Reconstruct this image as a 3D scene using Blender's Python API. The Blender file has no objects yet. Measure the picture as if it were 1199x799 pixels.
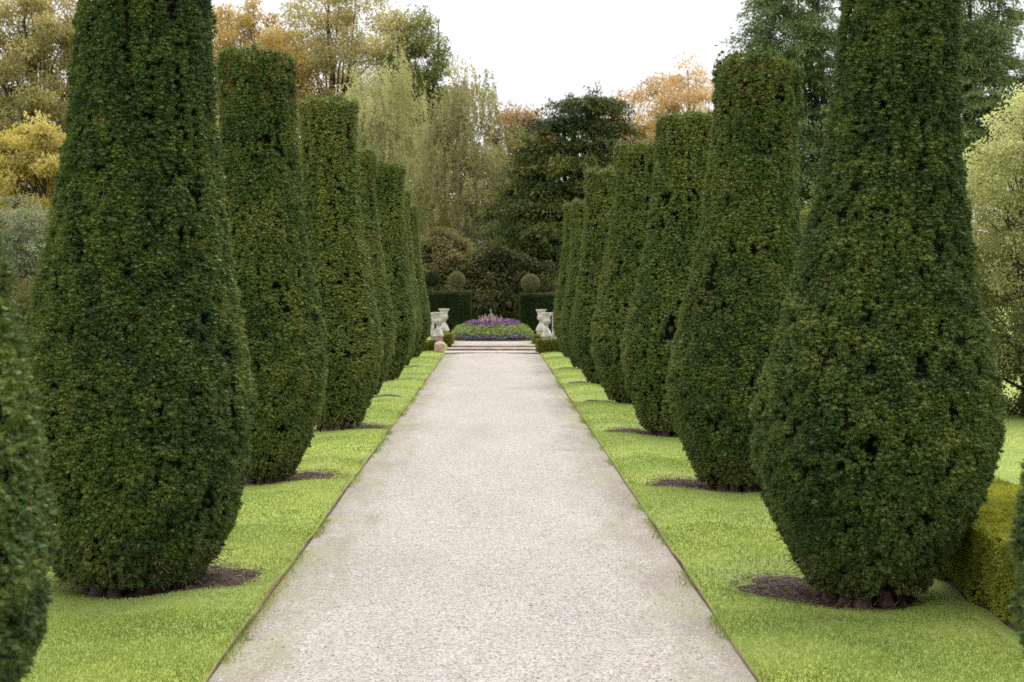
import bpy, math
import numpy as np
from mathutils import Vector, Matrix

SC = bpy.context.scene
COL = SC.collection
RAD = math.radians

# ------------------------------------------------------------------ camera, sky, sun, exposure
FPX, HORX, HORY, CAM_H = 1850.0, 579.5, 335.0, 1.8      # focal length and vanishing point in pixels of the 1199x799 photo
cam = bpy.data.cameras.new("Camera")
camo = bpy.data.objects.new("Camera", cam)
COL.objects.link(camo)
cam.sensor_width = 36.0
cam.lens = FPX / 1199.0 * 36.0
cam.clip_start, cam.clip_end = 0.1, 2000.0
pitch = math.atan((399.5 - HORY) / FPX)
yaw = math.atan((599.5 - HORX) / FPX)
camo.location = (0, 0, CAM_H)
camo.rotation_euler = (math.pi / 2 - pitch, 0, -yaw)
cam.dof.use_dof = True
cam.dof.focus_distance = 11.5
cam.dof.aperture_fstop = 4.8
SC.camera = camo

world = bpy.data.worlds.new("World")
SC.world = world
world.use_nodes = True
wn, wl = world.node_tree.nodes, world.node_tree.links
wn.clear()
SUN_EL, SUN_ROT = RAD(66), RAD(30)                        # high, ahead and a little to the right, behind thin cloud
sky = wn.new("ShaderNodeTexSky")
sky.sky_type = 'NISHITA'
sky.sun_disc = False
sky.sun_elevation, sky.sun_rotation = SUN_EL, SUN_ROT
sky.dust_density = 6.0
tc = wn.new("ShaderNodeTexCoord")
sep = wn.new("ShaderNodeSeparateXYZ")
wl.new(tc.outputs['Generated'], sep.inputs[0])
ramp = wn.new("ShaderNodeValToRGB")                       # overcast dome: brighter towards the zenith
ramp.color_ramp.elements[0].position, ramp.color_ramp.elements[0].color = 0.0, (0.42, 0.43, 0.45, 1)
ramp.color_ramp.elements[1].position, ramp.color_ramp.elements[1].color = 1.0, (1.0, 1.0, 0.985, 1)
wl.new(sep.outputs['Z'], ramp.inputs[0])
gain = wn.new("ShaderNodeVectorMath"); gain.operation = 'SCALE'
gain.inputs['Scale'].default_value = 15.0
wl.new(ramp.outputs[0], gain.inputs[0])
mix = wn.new("ShaderNodeMix"); mix.data_type = 'RGBA'
mix.inputs[0].default_value = 0.86
wl.new(sky.outputs[0], mix.inputs[6]); wl.new(gain.outputs[0], mix.inputs[7])
bg = wn.new("ShaderNodeBackground"); bg.inputs[1].default_value = 0.1
wl.new(mix.outputs[2], bg.inputs[0])
wo = wn.new("ShaderNodeOutputWorld"); wl.new(bg.outputs[0], wo.inputs[0])

sun = bpy.data.lights.new("Sun", 'SUN')
sun.energy, sun.angle, sun.color = 1.4, RAD(22), (1.0, 0.96, 0.9)
suno = bpy.data.objects.new("Sun", sun)
COL.objects.link(suno)
sd = Vector((math.sin(SUN_ROT) * math.cos(SUN_EL), math.cos(SUN_ROT) * math.cos(SUN_EL), math.sin(SUN_EL)))
suno.rotation_euler = (-sd).to_track_quat('-Z', 'Y').to_euler()
suno.location = (10, 20, 30)

vs = SC.view_settings
vs.view_transform, vs.look, vs.exposure, vs.gamma = 'Standard', 'None', 0.74, 1.0
vs.use_curve_mapping = False
SC.cycles.max_bounces = 5
SC.cycles.diffuse_bounces = 4
SC.cycles.glossy_bounces = 2
SC.cycles.transmission_bounces = 3
SC.cycles.transparent_max_bounces = 4
SC.cycles.use_denoising = False
SC.cycles.filter_width = 1.5

# ------------------------------------------------------------------ helpers
def X_at(px, d): return (px - HORX) / FPX * d
def Z_at(py, d): return CAM_H - (py - HORY) / FPX * d

def hash3(i, seed):
    i = i.astype(np.int64)
    h = (i[..., 0] * 374761393 + i[..., 1] * 668265263 + i[..., 2] * 1274126177 + seed * 974634777) & 0xFFFFFFFF
    h = ((h ^ (h >> 13)) * 1274126177) & 0xFFFFFFFF
    h = ((h ^ (h >> 16)) * 2246822519) & 0xFFFFFFFF
    return ((h ^ (h >> 15)) & 0xFFFFFF) / float(0xFFFFFF)

def vnoise(p, seed=0):
    p = np.asarray(p, float)
    i = np.floor(p); f = p - i; f = f * f * (3 - 2 * f)
    out = 0
    for dx in (0, 1):
        for dy in (0, 1):
            for dz in (0, 1):
                w = (f[..., 0] if dx else 1 - f[..., 0]) * (f[..., 1] if dy else 1 - f[..., 1]) * (f[..., 2] if dz else 1 - f[..., 2])
                out = out + w * hash3(i + np.array([dx, dy, dz]), seed)
    return out

def n2(x, y, s, seed=0):
    return vnoise(np.stack([np.asarray(x) * s, np.asarray(y) * s, np.zeros_like(np.asarray(x, float))], -1), seed)

def sstep(a, b, x):
    t = np.clip((np.asarray(x, float) - a) / (b - a), 0, 1)
    return t * t * (3 - 2 * t)

def norm(v):
    return v / np.maximum(np.linalg.norm(v, axis=-1, keepdims=True), 1e-9)

def mesh_obj(name, V, F, mats, parent=None, tint=None, midx=None, smooth=False):
    """V (n,3), F (m,3|4) numpy or a list of arrays -> one mesh object"""
    me = bpy.data.meshes.new(name)
    if not isinstance(F, (list, tuple)): F = [F]
    F = [np.asarray(f, np.int32) for f in F if len(f)]
    V = np.asarray(V, np.float32)
    me.vertices.add(len(V)); me.vertices.foreach_set("co", V.ravel())
    loops = np.concatenate([f.ravel() for f in F])
    sizes = np.concatenate([np.full(len(f), f.shape[1], np.int32) for f in F])
    me.loops.add(len(loops)); me.loops.foreach_set("vertex_index", loops)
    starts = np.concatenate([[0], np.cumsum(sizes)[:-1]]).astype(np.int32)
    me.polygons.add(len(sizes)); me.polygons.foreach_set("loop_start", starts)
    if midx is not None: me.polygons.foreach_set("material_index", np.asarray(midx, np.int32))
    me.polygons.foreach_set("use_smooth", np.full(len(sizes), bool(smooth)))
    if tint is not None:
        a = me.attributes.new("tint", 'FLOAT', 'FACE')
        a.data.foreach_set("value", np.asarray(tint, np.float32))
    for m in (mats if isinstance(mats, (list, tuple)) else [mats]): me.materials.append(m)
    me.update(calc_edges=True)
    me.validate()
    o = bpy.data.objects.new(name, me)
    COL.objects.link(o)
    if parent is not None: o.parent = parent
    return o

def tag(o, label=None, cat=None, group=None, kind=None):
    if label: o['label'] = label
    if cat: o['category'] = cat
    if group: o['group'] = group
    if kind: o['kind'] = kind
    return o

def thing(name, label, cat, loc, group=None):
    o = bpy.data.objects.new(name, None)
    o.empty_display_size = 0.2
    COL.objects.link(o)
    o.location = loc
    return tag(o, label, cat, group)

def leaf_arrays(P, D, N, L, W, pos=0.5):
    """one diamond-shaped blade per row"""
    n = len(P)
    L = np.broadcast_to(np.asarray(L, float), (n,))[:, None]
    W = np.broadcast_to(np.asarray(W, float), (n,))[:, None]
    D = norm(D); S = norm(np.cross(D, N)); U = np.cross(S, D)
    mid = P + D * L * pos
    V = np.stack([P, mid + S * W / 2 + U * L * 0.07, P + D * L, mid - S * W / 2 + U * L * 0.07], 1).reshape(-1, 3)
    return V, np.arange(4 * n, dtype=np.int32).reshape(-1, 4)

class Build:
    """collects arrays into one mesh"""
    def __init__(s): s.V, s.Q, s.T, s.qm, s.tm, s.qt, s.tt, s.n = [], [], [], [], [], [], [], 0
    def add(s, V, F, m=0, t=0.5):
        F = np.asarray(F, np.int32) + s.n
        s.V.append(np.asarray(V, float)); s.n += len(V)
        tt = np.broadcast_to(np.asarray(t, float), (len(F),))
        mm = np.full(len(F), m)
        if F.shape[1] == 4: s.Q.append(F); s.qm.append(mm); s.qt.append(tt)
        else: s.T.append(F); s.tm.append(mm); s.tt.append(tt)
        return s
    def obj(s, name, mats, parent=None, smooth=False):
        F = []; mi = []; ti = []
        if s.Q: F.append(np.concatenate(s.Q)); mi += s.qm; ti += s.qt
        if s.T: F.append(np.concatenate(s.T)); mi += s.tm; ti += s.tt
        return mesh_obj(name, np.concatenate(s.V), F, mats, parent, np.concatenate(ti), np.concatenate(mi), smooth)

def tube(pts, rad, k=6):
    pts = np.asarray(pts, float); n = len(pts)
    rad = np.broadcast_to(np.asarray(rad, float), (n,))
    t = norm(np.gradient(pts, axis=0))
    ref = np.where(np.abs(t[:, 2:3]) > 0.9, np.array([[1.0, 0, 0]]), np.array([[0, 0, 1.0]]))
    a = norm(np.cross(t, ref)); b = np.cross(t, a)
    ang = np.linspace(0, 2 * math.pi, k, endpoint=False)
    V = (pts[:, None] + rad[:, None, None] * (np.cos(ang)[None, :, None] * a[:, None] + np.sin(ang)[None, :, None] * b[:, None])).reshape(-1, 3)
    i = np.arange(n - 1)[:, None] * k; j = np.arange(k)[None]; jn = (j + 1) % k
    F = np.stack([i + j, i + jn, i + k + jn, i + k + j], -1).reshape(-1, 4)
    return V, F

def lathe(profile, k=32, loc=(0, 0, 0)):
    p = np.asarray(profile, float)
    ang = np.linspace(0, 2 * math.pi, k, endpoint=False)
    V = np.stack([p[:, None, 0] * np.cos(ang), p[:, None, 0] * np.sin(ang), np.repeat(p[:, 1:2], k, 1)], -1).reshape(-1, 3) + np.array(loc)
    n = len(p); i = np.arange(n - 1)[:, None] * k; j = np.arange(k)[None]; jn = (j + 1) % k
    return V, np.stack([i + j, i + jn, i + k + jn, i + k + j], -1).reshape(-1, 4)

def box(x0, x1, y0, y1, z0, z1, bev=0.0):
    """box with a chamfer on all upright and top edges"""
    b = min(bev, (x1 - x0) / 3, (y1 - y0) / 3)
    def ring(e, z):
        xa, xb, ya, yb = x0 + e, x1 - e, y0 + e, y1 - e
        return [(xa + b, ya, z), (xb - b, ya, z), (xb, ya + b, z), (xb, yb - b, z), (xb - b, yb, z), (xa + b, yb, z), (xa, yb - b, z), (xa, ya + b, z)]
    if b <= 0: b = 0.002
    V = ring(0, z0) + ring(0, z1 - b) + ring(b, z1) + [((x0 + x1) / 2, (y0 + y1) / 2, z1)]
    F4, F3 = [], []
    for r in (0, 8):
        for j in range(8): F4.append((r + j, r + (j + 1) % 8, r + 8 + (j + 1) % 8, r + 8 + j))
    for j in range(8): F3.append((16 + j, 16 + (j + 1) % 8, 24))
    return np.array(V), np.array(F4), np.array(F3)

def add_box(B, *a, m=0, t=0.5):
    V, q, tr = box(*a)
    n0 = B.n
    B.add(V, q, m, t)
    B.T.append(tr + n0); B.tm.append(np.full(len(tr), m)); B.tt.append(np.full(len(tr), t))

# ------------------------------------------------------------------ materials
def new_mat(name):
    m = bpy.data.materials.new(name); m.use_nodes = True
    nt = m.node_tree; nt.nodes.clear()
    out = nt.nodes.new("ShaderNodeOutputMaterial")
    return m, nt, out

def ramp_node(nt, stops):
    r = nt.nodes.new("ShaderNodeValToRGB")
    e = r.color_ramp.elements
    while len(e) < len(stops): e.new(0.5)
    for el, (p, c) in zip(e, stops): el.position, el.color = p, (*c, 1)
    return r

def foliage(name, cols, trans=0.22, rough=0.55, spec=0.25, tmul=(1.25, 1.2, 0.6)):
    m, nt, out = new_mat(name)
    at = nt.nodes.new("ShaderNodeAttribute"); at.attribute_name = "tint"
    r = ramp_node(nt, [(i / (len(cols) - 1), c) for i, c in enumerate(cols)])
    nt.links.new(at.outputs['Fac'], r.inputs[0])
    p = nt.nodes.new("ShaderNodeBsdfPrincipled")
    p.inputs['Roughness'].default_value = rough
    p.inputs['Specular IOR Level'].default_value = spec
    nt.links.new(r.outputs[0], p.inputs['Base Color'])
    t = nt.nodes.new("ShaderNodeBsdfTranslucent")
    mu = nt.nodes.new("ShaderNodeMix"); mu.data_type = 'RGBA'; mu.blend_type = 'MULTIPLY'; mu.inputs[0].default_value = 1
    mu.inputs[7].default_value = (*tmul, 1)
    nt.links.new(r.outputs[0], mu.inputs[6]); nt.links.new(mu.outputs[2], t.inputs[0])
    mx = nt.nodes.new("ShaderNodeMixShader"); mx.inputs[0].default_value = trans
    nt.links.new(p.outputs[0], mx.inputs[1]); nt.links.new(t.outputs[0], mx.inputs[2])
    nt.links.new(mx.outputs[0], out.inputs[0])
    return m

def surface(name, stops, scale=6.0, detail=8.0, rough=0.85, bump=0.3, bump_scale=40.0, stretch=(1, 1, 1), dist=0.01, fine=None):
    m, nt, out = new_mat(name)
    tcn = nt.nodes.new("ShaderNodeTexCoord"); mp = nt.nodes.new("ShaderNodeMapping")
    mp.inputs['Scale'].default_value = stretch
    nt.links.new(tcn.outputs['Object'], mp.inputs[0])
    nz = nt.nodes.new("ShaderNodeTexNoise"); nz.inputs['Scale'].default_value = scale; nz.inputs['Detail'].default_value = detail
    nz.inputs['Roughness'].default_value = 0.65
    nt.links.new(mp.outputs[0], nz.inputs[0])
    r = ramp_node(nt, stops); nt.links.new(nz.outputs[0], r.inputs[0])
    p = nt.nodes.new("ShaderNodeBsdfPrincipled"); p.inputs['Roughness'].default_value = rough
    p.inputs['Specular IOR Level'].default_value = 0.25
    nt.links.new(r.outputs[0], p.inputs['Base Color'])
    bz = nt.nodes.new("ShaderNodeTexNoise"); bz.inputs['Scale'].default_value = bump_scale; bz.inputs['Detail'].default_value = 6
    nt.links.new(mp.outputs[0], bz.inputs[0])
    b = nt.nodes.new("ShaderNodeBump"); b.inputs['Strength'].default_value = bump; b.inputs['Distance'].default_value = dist
    nt.links.new(bz.outputs[0], b.inputs['Height']); nt.links.new(b.outputs[0], p.inputs['Normal'])
    nt.links.new(p.outputs[0], out.inputs[0])
    return m

M_yew = foliage("yew_needles", [(0.030, 0.060, 0.017), (0.072, 0.118, 0.025), (0.122, 0.168, 0.034), (0.19, 0.21, 0.045), (0.18, 0.12, 0.06)], trans=0.12, rough=0.5)
M_core = surface("opaque_filler_core", [(0.3, (0.006, 0.009, 0.003)), (0.7, (0.024, 0.020, 0.009))], scale=20, bump=0.4)  # near-black filler added inside the foliage to stop light passing through
M_berry = surface("yew_berries", [(0.3, (0.22, 0.035, 0.016)), (0.7, (0.34, 0.08, 0.03))], scale=5, rough=0.4, bump=0)
M_twig = surface("yew_twigs", [(0.3, (0.14, 0.09, 0.055)), (0.7, (0.28, 0.2, 0.13))], scale=15, bump=0.3)
M_yewbark = surface("yew_bark", [(0.3, (0.07, 0.042, 0.03)), (0.55, (0.15, 0.10, 0.078)), (0.75, (0.27, 0.21, 0.175))], scale=9, stretch=(3, 3, 0.6), bump=0.7, bump_scale=25)
M_soil = surface("soil", [(0.3, (0.022, 0.015, 0.010)), (0.5, (0.055, 0.037, 0.026)), (0.7, (0.11, 0.08, 0.06))], scale=9, bump=1.0, bump_scale=60, dist=0.02)
M_litter = foliage("dry_litter", [(0.06, 0.04, 0.025), (0.16, 0.11, 0.07), (0.26, 0.2, 0.14)], trans=0.05)
M_bark = surface("bark", [(0.3, (0.035, 0.03, 0.024)), (0.7, (0.10, 0.085, 0.07))], scale=4, stretch=(3, 3, 0.6), bump=0.6, bump_scale=12, dist=0.03)
M_birch = surface("birch_bark", [(0.35, (0.16, 0.14, 0.11)), (0.5, (0.42, 0.39, 0.33)), (0.7, (0.6, 0.57, 0.5))], scale=2.5, stretch=(1, 1, 2.5), bump=0.3, dist=0.02)
M_stone = surface("weathered_stone", [(0.28, (0.13, 0.12, 0.10)), (0.42, (0.36, 0.33, 0.28)), (0.55, (0.56, 0.52, 0.46)), (0.75, (0.68, 0.65, 0.59))], scale=7, bump=0.35, bump_scale=50, dist=0.005)
M_sand = surface("pink_sandstone", [(0.3, (0.30, 0.19, 0.13)), (0.55, (0.50, 0.36, 0.27)), (0.75, (0.60, 0.47, 0.38))], scale=9, bump=0.35, bump_scale=50, dist=0.005)
M_step = surface("step_stone", [(0.3, (0.26, 0.22, 0.18)), (0.5, (0.44, 0.38, 0.32)), (0.7, (0.56, 0.49, 0.43))], scale=3, bump=0.3, bump_scale=60, dist=0.004)
M_statue = surface("grey_statue_stone", [(0.3, (0.10, 0.12, 0.12)), (0.7, (0.24, 0.27, 0.27))], scale=15, bump=0.3)
M_edge = surface("edging_wood", [(0.3, (0.055, 0.038, 0.026)), (0.5, (0.125, 0.083, 0.058)), (0.72, (0.23, 0.17, 0.12))], scale=5, stretch=(4, 0.6, 4), bump=0.5, bump_scale=30, dist=0.005)
M_grass = foliage("grass_blades", [(0.124, 0.160, 0.042), (0.209, 0.270, 0.065), (0.311, 0.376, 0.100), (0.418, 0.465, 0.159), (0.474, 0.420, 0.234)], trans=0.3, rough=0.5, tmul=(1.15, 1.15, 0.6))

def gravel_mat():
    m, nt, out = new_mat("gravel")
    N, L = nt.nodes, nt.links
    tcn = N.new("ShaderNodeTexCoord")
    vo = N.new("ShaderNodeTexVoronoi"); vo.inputs['Scale'].default_value = 105; L.new(tcn.outputs['Object'], vo.inputs[0])
    sepc = N.new("ShaderNodeSeparateColor"); L.new(vo.outputs['Color'], sepc.inputs[0])
    st = ramp_node(nt, [(0.0, (0.17, 0.148, 0.128)), (0.25, (0.325, 0.29, 0.265)), (0.5, (0.385, 0.352, 0.328)), (0.75, (0.44, 0.41, 0.39)), (1.0, (0.56, 0.53, 0.51))])
    L.new(sepc.outputs[0], st.inputs[0])
    mp = N.new("ShaderNodeMapping"); mp.inputs['Scale'].default_value = (1, 0.28, 1); L.new(tcn.outputs['Object'], mp.inputs[0])
    big = N.new("ShaderNodeTexNoise"); big.inputs['Scale'].default_value = 1.6; big.inputs['Detail'].default_value = 7; big.inputs['Roughness'].default_value = 0.6
    L.new(mp.outputs[0], big.inputs[0])
    br = ramp_node(nt, [(0.32, (0.86, 0.85, 0.835)), (0.68, (1.0, 0.99, 0.975))]); L.new(big.outputs[0], br.inputs[0])
    mu = N.new("ShaderNodeMix"); mu.data_type = 'RGBA'; mu.blend_type = 'MULTIPLY'; mu.inputs[0].default_value = 1
    L.new(st.outputs[0], mu.inputs[6]); L.new(br.outputs[0], mu.inputs[7])
    # moss and damp soil creeping in from the edges
    sx = N.new("ShaderNodeSeparateXYZ"); L.new(tcn.outputs['Object'], sx.inputs[0])
    off = N.new("ShaderNodeMath"); off.operation = 'ADD'; off.inputs[1].default_value = 0.057; L.new(sx.outputs[0], off.inputs[0])
    ab = N.new("ShaderNodeMath"); ab.operation = 'ABSOLUTE'; L.new(off.outputs[0], ab.inputs[0])
    mr = N.new("ShaderNodeMapRange"); mr.inputs[1].default_value = 0.55; mr.inputs[2].default_value = 1.22; mr.inputs[3].default_value = 0; mr.inputs[4].default_value = 0.45
    L.new(ab.outputs[0], mr.inputs[0])
    mn = N.new("ShaderNodeTexNoise"); mn.inputs['Scale'].default_value = 4.0; mn.inputs['Detail'].default_value = 9; mn.inputs['Roughness'].default_value = 0.72
    L.new(mp.outputs[0], mn.inputs[0])
    ad = N.new("ShaderNodeMath"); ad.operation = 'ADD'; L.new(mr.outputs[0], ad.inputs[0]); L.new(mn.outputs[0], ad.inputs[1])
    mk = ramp_node(nt, [(0.64, (0, 0, 0)), (0.92, (0.62, 0.62, 0.62))]); L.new(ad.outputs[0], mk.inputs[0])
    mc = N.new("ShaderNodeTexNoise"); mc.inputs['Scale'].default_value = 1.3; L.new(tcn.outputs['Object'], mc.inputs[0])
    mcr = ramp_node(nt, [(0.42, (0.20, 0.165, 0.13)), (0.58, (0.21, 0.215, 0.10))]); L.new(mc.outputs[0], mcr.inputs[0])
    m2 = N.new("ShaderNodeMix"); m2.data_type = 'RGBA'
    L.new(mk.outputs[0], m2.inputs[0]); L.new(mu.outputs[2], m2.inputs[6]); L.new(mcr.outputs[0], m2.inputs[7])
    p = N.new("ShaderNodeBsdfPrincipled"); p.inputs['Roughness'].default_value = 0.9; p.inputs['Specular IOR Level'].default_value = 0.2
    L.new(m2.outputs[2], p.inputs['Base Color'])
    b = N.new("ShaderNodeBump"); b.inputs['Strength'].default_value = 0.55; b.inputs['Distance'].default_value = 0.008; b.invert = True
    L.new(vo.outputs['Distance'], b.inputs['Height']); L.new(b.outputs[0], p.inputs['Normal'])
    L.new(p.outputs[0], out.inputs[0])
    return m
M_gravel = gravel_mat()

def lawn_mat():
    m, nt, out = new_mat("lawn_turf")
    N, L = nt.nodes, nt.links
    tcn = N.new("ShaderNodeTexCoord")
    f = N.new("ShaderNodeTexNoise"); f.inputs['Scale'].default_value = 45; f.inputs['Detail'].default_value = 6; f.inputs['Roughness'].default_value = 0.75
    L.new(tcn.outputs['Object'], f.inputs[0])
    fr = ramp_node(nt, [(0.28, (0.17, 0.20, 0.05)), (0.5, (0.235, 0.31, 0.072)), (0.72, (0.32, 0.39, 0.105))]); L.new(f.outputs[0], fr.inputs[0])
    g = N.new("ShaderNodeTexNoise"); g.inputs['Scale'].default_value = 0.8; g.inputs['Detail'].default_value = 5; L.new(tcn.outputs['Object'], g.inputs[0])
    gr = ramp_node(nt, [(0.35, (0.80, 0.86, 0.9)), (0.62, (1.15, 1.06, 0.95))]); L.new(g.outputs[0], gr.inputs[0])
    mu = N.new("ShaderNodeMix"); mu.data_type = 'RGBA'; mu.blend_type = 'MULTIPLY'; mu.inputs[0].default_value = 1
    L.new(fr.outputs[0], mu.inputs[6]); L.new(gr.outputs[0], mu.inputs[7])
    p = N.new("ShaderNodeBsdfPrincipled"); p.inputs['Roughness'].default_value = 0.8; p.inputs['Specular IOR Level'].default_value = 0.15
    L.new(mu.outputs[2], p.inputs['Base Color'])
    b = N.new("ShaderNodeBump"); b.inputs['Strength'].default_value = 0.6; b.inputs['Distance'].default_value = 0.015
    L.new(f.outputs[0], b.inputs['Height']); L.new(b.outputs[0], p.inputs['Normal'])
    L.new(p.outputs[0], out.inputs[0])
    return m
M_lawn = lawn_mat()

# ------------------------------------------------------------------ where the clipped yews stand
# (x of the axis in the photo, depth, height, max radius, lean, foot radius factor, label)
YEWS = [
    (-259, 4.45, 4.2, 0.72, 0.00, 1.0, 0.00, "dark clipped yew closest to the viewer beside the left lawn, only its edge in view"),
    (155, 9.55, 4.05, 0.70, 0.09, 1.25, 0.00, "huge bottle-shaped yew with a broad foot and its top cut off, left of the path"),
    (307, 14.75, 3.99, 0.60, -0.05, 1.0, 0.05, "tall bottle-shaped yew behind the huge broad-footed one, reddish berries on its rim"),
    (392, 20.0, 4.15, 0.60, -0.06, 1.0, 0.09, "third full yew of the left row, narrow berry-covered neck against the pale birch"),
    (420, 25.3, 3.98, 0.60, -0.08, 1.0, 0.11, "fourth full yew of the left row, mostly hidden behind the third"),
    (448, 30.2, 4.15, 0.60, 0.10, 1.0, 0.12, "fifth full yew of the left row, its top split in two lobes"),
    (461, 34.7, 3.90, 0.60, 0.03, 1.0, 0.14, "sixth full yew of the left row, a thin slice beside the last one"),
    (478, 40.0, 3.85, 0.57, -0.05, 1.0, 0.14, "last yew of the left row, standing beside the stone urns"),
    (1524, 4.55, 3.85, 0.75, 0.0, 1.0, 0.00, "dark yew at the right edge of view beyond the golden low hedge, a bare sliver"),
    (1016, 9.25, 4.0, 0.725, 0.22, 1.0, 0.00, "huge bottle-shaped yew on a ring of bare soil, beside the golden low hedge"),
    (862, 14.05, 3.80, 0.635, 0.20, 1.0, 0.03, "wide-bellied yew with flat berry-dotted top, second full one right of the path"),
    (785, 19.2, 3.90, 0.62, 0.20, 1.0, 0.05, "third full yew of the right row, in front of the orange tree"),
    (737, 24.2, 3.98, 0.60, 0.12, 1.0, 0.08, "fourth full yew of the right row, its reddish top against the dark evergreen"),
    (706, 28.8, 3.93, 0.57, 0.0, 1.0, 0.10, "fifth full yew of the right row, top paler than its neighbours"),
    (688, 33.8, 3.65, 0.56, 0.0, 1.0, 0.12, "sixth full yew of the right row, slightly shorter than the others"),
    (672, 39.4, 3.90, 0.52, 0.04, 1.0, 0.12, "last yew of the right row, beside the white stone urns"),
]
YPOS = [(X_at(px, d), d) for (px, d, *_r) in YEWS]
SOILR = 0.50
PX0, PX1 = -1.30, 1.185                                   # path edges

def soil_centre(i):
    x, y = YPOS[i]
    return (x + (0.22 if x < 0 else -0.22), y + 0.10)

def ground_z(x, y):
    x = np.asarray(x, float); y = np.asarray(y, float)
    e = np.where(x < 0, PX0 - x, x - PX1)                 # distance outside the path edge
    z = 0.022 + 0.035 * np.exp(-((e - 0.36) / 0.28) ** 2) * (0.5 + n2(x, y, 0.35, 3))
    z = z + 0.035 * (n2(x, y, 0.4, 5) - 0.5) * sstep(0.0, 0.4, e) - 0.02 * sstep(0.5, 1.2, e)
    for i in range(len(YPOS)):
        cx, cy = soil_centre(i)
        z = z - 0.055 * (1 - sstep(0.48, 0.72, np.hypot(x - cx, y - cy)))
    up = sstep(41.7, 42.9, y)
    z = z * (1 - up) + up * 0.2
    inside = (x > PX0 - 0.01) & (x < PX1 + 0.01) & (y < 45.2)
    return np.where(inside, np.where(y > 42.6, 0.12, -0.06), z)

# ------------------------------------------------------------------ ground: lawn sheet, path, edging, terrace, steps
def axis(lo, hi, step, far):
    a = list(np.arange(lo, hi + 1e-6, step)); s = step
    v = hi
    while v < far: s *= 1.35; v += s; a.append(v)
    s = step; v = lo
    b = []
    while v > -far * 0.9: s *= 1.35; v -= s; b.append(v)
    return np.array(b[::-1] + a)
gx = axis(-6, 6, 0.09, 900); gx = np.sort(np.concatenate([gx, [PX0 - 0.012, PX0 + 0.0, PX1, PX1 + 0.012]]))
gy = axis(3.0, 46.0, 0.12, 1500)
GX, GY = np.meshgrid(gx, gy)
V = np.stack([GX.ravel(), GY.ravel(), ground_z(GX.ravel(), GY.ravel())], -1)
nx, ny = len(gx), len(gy)
i = np.arange(ny - 1)[:, None] * nx; j = np.arange(nx - 1)[None]
lawn = mesh_obj("lawn", V, np.stack([i + j, i + j + 1, i + nx + j + 1, i + nx + j], -1).reshape(-1, 4), M_lawn, smooth=True)
tag(lawn, kind='structure')

ys = np.concatenate([np.arange(-6, 12, 0.1), np.arange(12, 41.55, 0.3), [41.55]]); xs = np.linspace(PX0 - 0.006, PX1 + 0.006, 41)
GX, GY = np.meshgrid(xs, ys)
t = (GX - (PX0 + PX1) / 2) / 1.25
Zp = 0.006 + 0.022 * (1 - t * t) + 0.012 * (n2(GX, GY, 1.4, 11) - 0.5)
i = np.arange(len(ys) - 1)[:, None] * len(xs); j = np.arange(len(xs) - 1)[None]
nxp = len(xs)
path = mesh_obj("gravel_path", np.stack([GX.ravel(), GY.ravel(), Zp.ravel()], -1), np.stack([i + j, i + j + 1, i + nxp + j + 1, i + nxp + j], -1).reshape(-1, 4), M_gravel, smooth=True)
tag(path, kind='structure')

for sx, x0 in ((-1, PX0), (1, PX1)):                      # thin timber boards that hold the lawn edge
    yy = np.concatenate([np.arange(-6, 14, 0.12), np.arange(14, 41.6, 0.5)])
    wob = 0.012 * (n2(yy * 0, yy, 0.8, 20 + sx) - 0.5)
    top = 0.014 + 0.034 * (n2(yy * 0 + 3, yy, 1.3, 22 + sx) - 0.35)
    a0, a1 = x0 + wob, x0 + wob + sx * 0.015
    n = len(yy)
    V = np.concatenate([np.stack([a0, yy, yy * 0 - 0.05], -1), np.stack([a0, yy, top], -1), np.stack([a1, yy, top], -1), np.stack([a1, yy, yy * 0 - 0.05], -1)])
    k = np.arange(n - 1)
    F = np.concatenate([np.stack([c * n + k, c * n + k + 1, (c + 1) * n + k + 1, (c + 1) * n + k], -1) for c in range(3)])
    tag(mesh_obj("path_edging", V, F, M_edge), kind='structure')

# three shallow stone steps up to the terrace
for (xa, xb, ya, yb, za, zb) in ((-1.36, 1.14, 41.5, 42.9, -0.05, 0.062), (-1.27, 1.12, 42.35, 42.9, 0.064, 0.132), (-1.17, 1.08, 42.82, 43.15, 0.134, 0.2)):
    B = Build(); add_box(B, xa, xb, ya + 0.025, yb, za, zb - 0.032, 0.004); add_box(B, xa - 0.01, xb + 0.01, ya, yb, zb - 0.03, zb, 0.01)
    tag(B.obj("stone_step", M_step), kind='structure')
B = Build()
th = np.linspace(0, 2 * math.pi, 49)[:-1]
xs = np.linspace(-1.17, 1.10, 20); ys = np.linspace(43.14, 45.6, 20)
GX, GY = np.meshgrid(xs, ys)
i = np.arange(19)[:, None] * 20; j = np.arange(19)[None]
B.add(np.stack([GX.ravel(), GY.ravel(), np.full(400, 0.204)], -1), np.stack([i + j, i + j + 1, i + 21 + j, i + 20 + j], -1).reshape(-1, 4))
tag(B.obj("terrace_gravel", M_gravel), kind='structure')

# ------------------------------------------------------------------ clipped yews
PROF = np.array([(0.0, .27), (.06, .31), (.12, .36), (.25, .44), (.5, .578), (.75, .685), (1.02, .73), (1.25, .705), (1.49, .65), (1.99, .55), (2.49, .468), (2.99, .415), (3.48, .385), (3.72, .388), (3.9, .375)])
_zz = np.linspace(0, 3.9, 200)
_rr = np.interp(_zz, PROF[:, 0], PROF[:, 1])
_rr = np.convolve(np.pad(_rr, 7, mode='edge'), np.ones(15) / 15, 'valid')

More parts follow.
